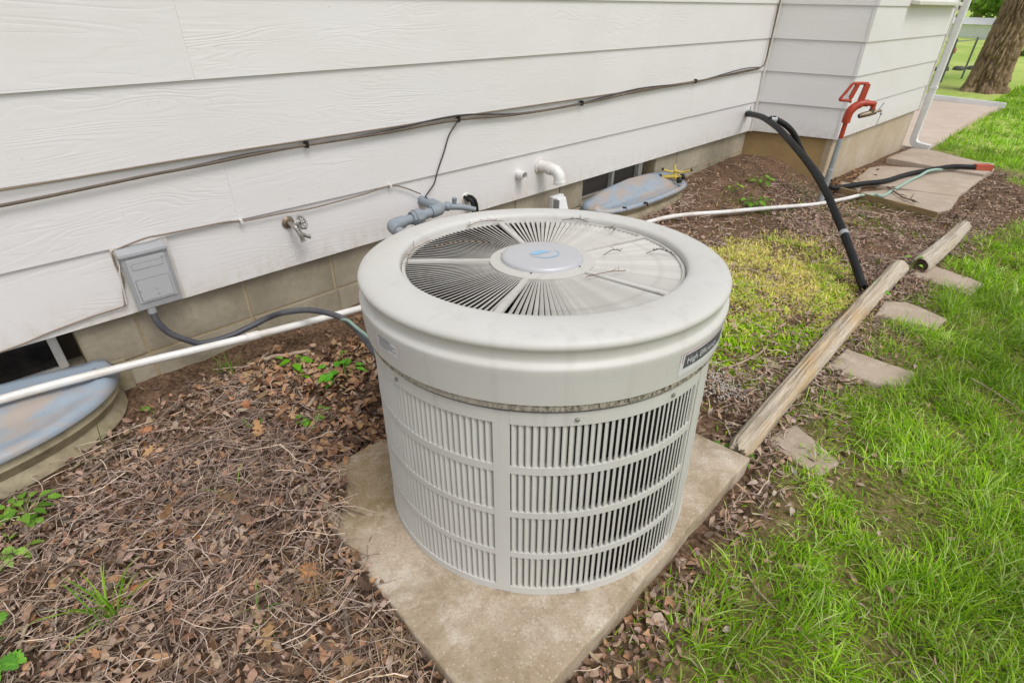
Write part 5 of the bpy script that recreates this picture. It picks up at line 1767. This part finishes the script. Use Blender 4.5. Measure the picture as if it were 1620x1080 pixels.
def make_leaves(x, y, L, W, seed, cols, nu=5, lob=False, zmax=.018, flat=.55, gain=1.4, gmax=.42):
    r = np.random.default_rng(seed)
    n = len(x)
    z = ground_h(x, y) + fine_h(x, y) + spill_h(x, y) + r.random(n) * zmax + .003
    yaw = r.uniform(0, 2 * PI, n); pit = r.normal(0, flat * .6, n); rol = r.normal(0, flat, n)
    u = np.linspace(0, 1, nu)
    if lob:
        prof = np.where(np.arange(nu) % 2 == 0, .38, 1.0) * np.sin(PI * np.clip(u, .04, .96)) ** .5
        prof[0] = .06
        w = prof[None, :] * r.uniform(.8, 1.2, (n, nu))
    else:
        prof = np.array([.12, .8, 1.0, .75, .10]) if nu == 5 else np.sin(PI * u)
        w = prof[None, :] * r.uniform(.55, 1.25, (n, nu))
    curl = r.normal(0, .55, n)[:, None]; fold = r.uniform(-.1, .75, n)[:, None]
    X = (u[None, :] - .5) * L[:, None] * np.ones((n, 1))
    Zc = curl * L[:, None] * ((2 * u[None, :] - 1) ** 2) * .45
    tw = r.normal(0, .5, n)[:, None] * (2 * u[None, :] - 1)
    G = np.zeros((n, nu, 3, 3))
    for k, s_ in enumerate((-1, 0, 1)):
        yy = s_ * w * W[:, None] / 2
        G[:, :, k, 0] = X; G[:, :, k, 1] = yy * np.cos(tw); G[:, :, k, 2] = Zc + fold * np.abs(yy) + yy * np.sin(tw)
    cy, sy_ = np.cos(yaw), np.sin(yaw); cp, sp__ = np.cos(pit), np.sin(pit); cr, sr = np.cos(rol), np.sin(rol)
    x_, y_, z_ = G[..., 0], G[..., 1], G[..., 2]
    e = (slice(None), None, None)
    y2 = y_ * cr[e] - z_ * sr[e]; z2 = y_ * sr[e] + z_ * cr[e]
    x3 = x_ * cp[e] + z2 * sp__[e]; z3 = -x_ * sp__[e] + z2 * cp[e]
    zmin = z3.min(axis=(1, 2))
    V = np.stack([x3 * cy[e] - y2 * sy_[e] + x[e], x3 * sy_[e] + y2 * cy[e] + y[e], z3 - (zmin * .55)[e] + z[e]], -1).reshape(-1, 3)
    m = nu * 3
    b = (np.arange(n) * m)[:, None]
    qs = []
    for j in range(nu - 1):
        for k in (0, 1):
            a = j * 3 + k; qs.append(b + np.array([a, a + 1, a + 4, a + 3]))
    cl = np.array([lin(*c)[:3] for c in cols])
    c = cl[r.integers(0, len(cl), n)] * (gain * (.30 + 1.15 * r.random(n) ** 1.3))[:, None] * r.normal(1, .03, (n, 3)) * np.array([1.0, .985, .95])  # wide spread: random leaf tone, with litter shadow painted into the darkest leaves
    c = np.clip(c * np.minimum(1, gmax / c.max(1))[:, None], .008, 1)
    return V, np.concatenate(qs), np.repeat(c, m, 0)


def join(parts):
    V = []; Q = []; T = []; C = []; off = 0
    for p in parts:
        v, q = p[0], p[1]
        t = p[2] if len(p) == 4 else None
        c = p[-1]
        V.append(v); C.append(c)
        Q.append(np.asarray(q).reshape(-1, 4) + off)
        if t is not None: T.append(np.asarray(t).reshape(-1, 3) + off)
        off += len(v)
    return np.concatenate(V), np.concatenate(Q), (np.concatenate(T) if T else None), np.concatenate(C)


r1 = np.random.default_rng(101)
BROWN = [(128, 104, 88), (146, 120, 102), (112, 92, 78), (160, 136, 116), (140, 122, 110), (98, 78, 66), (160, 126, 98), (142, 108, 84), (126, 108, 98), (178, 154, 132), (84, 66, 56), (150, 132, 118)]
MAUVE = [(150, 130, 118), (134, 114, 102), (164, 144, 130), (120, 100, 88), (176, 158, 144), (142, 118, 100), (160, 134, 114), (104, 86, 74)]
parts = []
x, y = scatter(16500, -.75, 1.05, -2.15, -.02, bed_dens, r1)
parts.append(make_leaves(x, y, .012 + .030 * r1.random(len(x)) ** 1.6, r1.uniform(.007, .020, len(x)), 1, BROWN, zmax=.026, flat=.6, gain=1.75))
x, y = scatter(7000, -.75, 1.05, -2.15, -.02, bed_dens, r1)
parts.append(make_leaves(x, y, r1.uniform(.015, .045, len(x)), r1.uniform(.003, .006, len(x)), 21, BROWN + MAUVE, zmax=.028, flat=.5))
x, y = scatter(800, -.75, 1.05, -2.15, -.02, bed_dens, r1)
parts.append(make_leaves(x, y, r1.uniform(.035, .055, len(x)), r1.uniform(.018, .03, len(x)), 22, BROWN, zmax=.024, flat=.5))
x, y = scatter(1500, .5, 1.2, -.95, -.12, bed_dens, r1)
parts.append(make_leaves(x, y, r1.uniform(.025, .055, len(x)), r1.uniform(.014, .03, len(x)), 2, [(154, 120, 92), (174, 140, 108), (138, 104, 78), (186, 154, 122), (116, 86, 66)], zmax=.035))
x, y = scatter(60, -.5, 1.0, -1.7, -.15, bed_dens, r1)
parts.append(make_leaves(x, y, r1.uniform(.055, .085, len(x)), r1.uniform(.035, .055, len(x)), 3, [(166, 130, 94), (150, 122, 98), (178, 144, 106), (132, 110, 92), (158, 112, 78)], nu=11, lob=True, zmax=.028, flat=.35))
x, y = scatter(26000, 1.2, 5.6, -2.02, -.05, bed_dens, r1)
parts.append(make_leaves(x, y, r1.uniform(.015, .045, len(x)), r1.uniform(.005, .018, len(x)), 4, MAUVE, zmax=.024, flat=.7, gain=2.2))
x, y = scatter(14000, 1.2, 5.6, -2.02, -.05, bed_dens, r1)
parts.append(make_leaves(x, y, r1.uniform(.03, .07, len(x)), r1.uniform(.003, .007, len(x)), 24, MAUVE, zmax=.03, flat=.5, gain=2.3))
x, y = scatter(900, .4, 3.6, -2.45, -1.86, lambda x, y: (1 - .75 * lawn_amount(x, y)) * (~blocked(x, y)), r1)
parts.append(make_leaves(x, y, r1.uniform(.018, .042, len(x)), r1.uniform(.010, .022, len(x)), 5, MAUVE + BROWN[:4], zmax=.012))
x, y = scatter(1400, 5.2, 8.2, -2.15, -1.62, lambda x, y: (1 - lawn_amount(x, y)) * .8 * (~blocked(x, y)), r1)
parts.append(make_leaves(x, y, r1.uniform(.018, .042, len(x)), r1.uniform(.008, .02, len(x)), 6, MAUVE, zmax=.012))
x, y = scatter(170, 5.35, 6.6, -1.15, -.72, lambda x, y: np.exp(-((y + .80 + .02 * (x - 5.5)) / .10) ** 2), r1)
parts.append(make_leaves(x, y, r1.uniform(.03, .06, len(x)), r1.uniform(.015, .03, len(x)), 7, [(150, 116, 84), (128, 96, 70), (166, 134, 100)], zmax=.05))
V, q, t, c = join(parts)
tag(np_mesh('leaf_litter', V, q, t, M['litter'], c), 'brown dry leaf litter and wood chips covering the planting bed', 'leaf litter', kind='stuff')


def make_twigs(x, y, L, R, seed, cols, zmax=.03, bend=.25, k=6):
    r = np.random.default_rng(seed)
    n = len(x)
    z = ground_h(x, y) + spill_h(x, y) + .006 + r.random(n) * zmax
    yaw = r.uniform(0, 2 * PI, n); pit = r.normal(0, .10, n)
    d = np.stack([np.cos(yaw) * np.cos(pit), np.sin(yaw) * np.cos(pit), np.sin(pit)], 1)
    s_ = np.stack([-np.sin(yaw), np.cos(yaw), 0 * yaw], 1); up = np.cross(d, s_)
    u = np.linspace(-.5, .5, k)
    cv = r.normal(0, bend, n); cz = np.abs(r.normal(0, .08, n))
    P = np.stack([x, y, z], 1)[:, None, :] + d[:, None, :] * (u[None, :] * L[:, None])[..., None]
    P = P + s_[:, None, :] * ((u[None, :] ** 2 * 4 * cv[:, None] * .5 + r.normal(0, .025, (n, k))) * L[:, None])[..., None]
    P = P + np.array([0, 0, 1]) * ((-u[None, :] ** 2 * 4 * cz[:, None] * .5 + r.normal(0, .012, (n, k))) * L[:, None])[..., None]
    rad = R[:, None] * (1 - .5 * (u[None, :] + .5))
    V = np.zeros((n, k, 4, 3))
    for m_, (a, b) in enumerate(((1, 0), (0, 1), (-1, 0), (0, -1))):
        V[:, :, m_] = P + (s_[:, None, :] * a + up[:, None, :] * b) * rad[..., None]
    base = (np.arange(n) * k * 4)[:, None]
    qs = []
    for j in range(k - 1):
        for m_ in range(4):
            a = j * 4 + m_; b = j * 4 + (m_ + 1) % 4
            qs.append(base + np.array([a, b, b + 4, a + 4]))
    cl = np.array([lin(*c)[:3] for c in cols])
    c = cl[r.integers(0, len(cl), n)] * r.uniform(.55, 1.7, n)[:, None]
    return V.reshape(-1, 3), np.concatenate(qs), np.repeat(c, k * 4, 0)


GREYS = [(166, 149, 136), (146, 128, 116), (184, 166, 150), (116, 98, 86), (196, 176, 154), (152, 132, 114)]
tw = []
x, y = scatter(3000, -.7, .62, -2.1, -.1, bed_dens, r1)
tw.append(make_twigs(x, y, r1.uniform(.05, .24, len(x)), r1.uniform(.0007, .0019, len(x)), 1, GREYS, .036))
x, y = scatter(600, -.1, .62, -1.25, -.45, bed_dens, r1)
tw.append(make_twigs(x, y, r1.uniform(.08, .22, len(x)), r1.uniform(.0009, .0020, len(x)), 2, [(158, 138, 128), (138, 118, 108), (120, 100, 88)], .045, .55))
x, y = scatter(9500, 1.2, 5.5, -2.0, -.05, bed_dens, r1)
tw.append(make_twigs(x, y, r1.uniform(.04, .15, len(x)), r1.uniform(.0010, .0024, len(x)), 3, [(176, 158, 144), (156, 138, 124), (190, 172, 156), (128, 108, 96)], .026))
x, y = scatter(700, .4, 3.2, -2.4, -1.86, lambda x, y: (1 - .8 * lawn_amount(x, y)) * (~blocked(x, y)), r1)
tw.append(make_twigs(x, y, r1.uniform(.03, .11, len(x)), r1.uniform(.0006, .0014, len(x)), 4, GREYS, .016))
x, y = scatter(500, 5.2, 8, -2.1, -1.6, lambda x, y: (1 - lawn_amount(x, y)) * (~blocked(x, y)), r1)
tw.append(make_twigs(x, y, r1.uniform(.04, .12, len(x)), r1.uniform(.0008, .0016, len(x)), 5, GREYS, .016))
V, q, t, c = join(tw)
tag(np_mesh('twig_litter', V, q, t, M['twig'], c), 'fine grey twigs and dead vines strewn through the bed', 'twigs', kind='stuff')

# pale granules spilled by the log
x, y = scatter(3600, 1.68, 2.06, -1.78, -1.44, lambda x, y: np.exp(-(((x - 1.885) / .085) ** 2 + ((y + 1.585) / .085) ** 2)) * sst(.34, .56, fbm(x * 16, y * 16, 0, 2, 3)), r1)
n = len(x); z = ground_h(x, y) + .012 + .014 * r1.random(n)
P = np.stack([x, y, z], 1)
tet = np.array([[1, 1, 1], [1, -1, -1], [-1, 1, -1], [-1, -1, 1]]) * .0032
V = (P[:, None, :] + tet[None] * r1.uniform(.4, 1.2, (n, 1, 1)) + r1.normal(0, .001, (n, 4, 3))).reshape(-1, 3)
b = (np.arange(n) * 4)[:, None]
tt = np.concatenate([b + np.array(f) for f in ((0, 1, 2), (0, 3, 1), (0, 2, 3), (1, 3, 2))])
tag(np_mesh('white_granules', V, None, tt, M['powder'], None), 'spill of white granules on the mulch between the unit and the long log', 'granules', kind='stuff')

# ------------------------------------------------------------------ ground cover and lawn
def gc_dens(x, y):
    j_ = r2.normal(0, .085, (2, len(x)))
    e = in_poly(x + .22 * (fbm(x * 4, y * 4, 0, 3, 4) - .5) + j_[0], y + .26 * (fbm(x * 4, y * 4, 0, 4, 4) - .5) + j_[1], GC)
    return e * (.16 + .84 * sst(.34, .56, fbm(x * 7, y * 7, 0, 6, 4))) * (~blocked(x, y)) * .95 + .006 * bed_dens(x, y) * (x > 1.3)


r2 = np.random.default_rng(55)
x, y = scatter(230000, 1.3, 5.3, -1.95, -.1, gc_dens, r2)
n = len(x)
P = np.stack([x, y, ground_h(x, y) + fine_h(x, y) - .002], 1)
green = np.clip(sst(3.0, 2.2, x + .35 * (fbm(x * 3, y * 3, 0, 8, 3) - .5)) * sst(-1.1, -1.5, y) + .40 * sst(.52, .64, fbm(x * 5, y * 5, 0, 9, 3)), 0, 1)
gr = np.array([lin(*c)[:3] for c in [(152, 192, 28), (172, 206, 44), (128, 174, 22), (192, 214, 66)]]); ye = np.array([lin(*c)[:3] for c in [(220, 208, 124), (230, 214, 156), (202, 202, 98), (216, 196, 144), (186, 198, 80)]])
isg = r2.random(n) < green
cc = np.where(isg[:, None], gr[r2.integers(0, 4, n)], ye[r2.integers(0, 5, n)]) * r2.uniform(.85, 1.45, n)[:, None]
V, q, t, c = blades(P, r2.uniform(.012, .046, n), r2.uniform(.003, .0075, n), r2.uniform(0, 2 * PI, n), np.abs(r2.normal(.35, .5, n)), r2.uniform(.2, 1.5, n), cc)
tag(np_mesh('ground_cover', V, q, t, M['grass'], c), 'fading yellow green ground cover between the unit and the black drain hose', 'ground cover', kind='stuff')

GREEN = np.array([lin(*c)[:3] for c in [(124, 166, 24), (142, 180, 34), (102, 148, 18), (160, 194, 52), (114, 156, 26), (182, 204, 116)]])
STRAW = np.array([lin(*c)[:3] for c in [(186, 172, 126), (168, 150, 106), (164, 166, 92)]])


def lawn_d(x, y):
    cl = sst(.38, .56, fbm(x * 9, y * 9, 0, 13, 3)) * (.65 + .35 * sst(.35, .5, fbm(x * 2.4, y * 2.4, 0, 18, 3)))
    a = lawn_amount(x, y)
    b = blocked(x, y)
    onwalk = in_poly(x, y, WALK)
    return a * (.36 + .64 * cl) * (~b) * (~onwalk)


def lawn_part(n, x0, x1, y0, y1, h0, h1, w0, w1, seed, straw=.09, lean=.5, bright=1.0):
    r = np.random.default_rng(seed)
    x, y = scatter(n, x0, x1, y0, y1, lawn_d, r)
    n = len(x)
    P = np.stack([x, y, ground_h(x, y) + fine_h(x, y) - .004], 1)
    fld = fbm(x * 2.3, y * 2.3, 0, 14, 3); dirf = fbm(x * 3.5, y * 3.5, 0, 15, 2) * 4 * PI
    az = dirf + r.normal(0, 1.3, n)
    hgt = r.uniform(h0, h1, n) * (.30 + .75 * fld + .55 * sst(.38, .62, fbm(x * 9, y * 9, 0, 13, 3))) * (.5 + .5 * lawn_amount(x, y))
    is_s = r.random(n) < straw * (1.6 - lawn_amount(x, y)) * (.5 + fld)
    tone = (.52 + 1.1 * fbm(x * 1.9, y * 1.9, 0, 16, 4)) * (.75 + .5 * fbm(x * 8, y * 8, 0, 19, 2))
    c = np.where(is_s[:, None], STRAW[r.integers(0, 3, n)], GREEN[r.integers(0, 6, n)]) * (r.uniform(.78, 1.25, n) * tone * bright)[:, None]
    ln = np.where(is_s, np.abs(r.normal(1.0, .4, n)), np.abs(r.normal(.1, lean, n)))
    return blades(P, hgt, r.uniform(w0, w1, n), az, ln, r.uniform(.15, 1.25, n), c)


pt_ = [lawn_part(110000, .35, 3.9, -3.3, -1.72, .036, .105, .0014, .0038, 1, .20),
       lawn_part(40000, .35, 3.9, -3.3, -1.72, .015, .04, .0012, .003, 11, .45, lean=.9, bright=.9),
       lawn_part(70000, 3.9, 9.0, -3.0, -.95, .040, .095, .003, .006, 2, .10, bright=1.08),
       lawn_part(60000, 9.0, 17, -2.6, 1.2, .045, .10, .006, .012, 3, .06, bright=1.12),
       lawn_part(60000, 16, 34, -2.2, 5.5, .05, .11, .014, .03, 4, .05, bright=1.2)]
def creep_d(x, y):
    return (sst(.58, .70, fbm(x * 2.6, y * 2.6, 0, 93, 3)) * .55 * sst(2.4, 3.6, x) + .05) * (~blocked(x, y)) * (1 - .8 * in_poly(x, y, GC)) * sst(-.35, -.7, y)


x, y = scatter(16000, 1.6, 5.35, -2.0, -.3, creep_d, r2)
n = len(x)
P = np.stack([x, y, ground_h(x, y) + fine_h(x, y) - .002], 1)
pt_.append(blades(P, r2.uniform(.02, .07, n), r2.uniform(.002, .005, n), r2.uniform(0, 2 * PI, n), np.abs(r2.normal(.2, .5, n)), r2.uniform(.2, 1.4, n), GREEN[r2.integers(0, 6, n)] * r2.uniform(.7, 1.2, n)[:, None]))
V, q, t, c = join(pt_)
tag(np_mesh('lawn_grass', V, q, t, M['grass'], c), 'uneven bright green lawn grass with worn straw coloured patches', 'grass', kind='stuff')
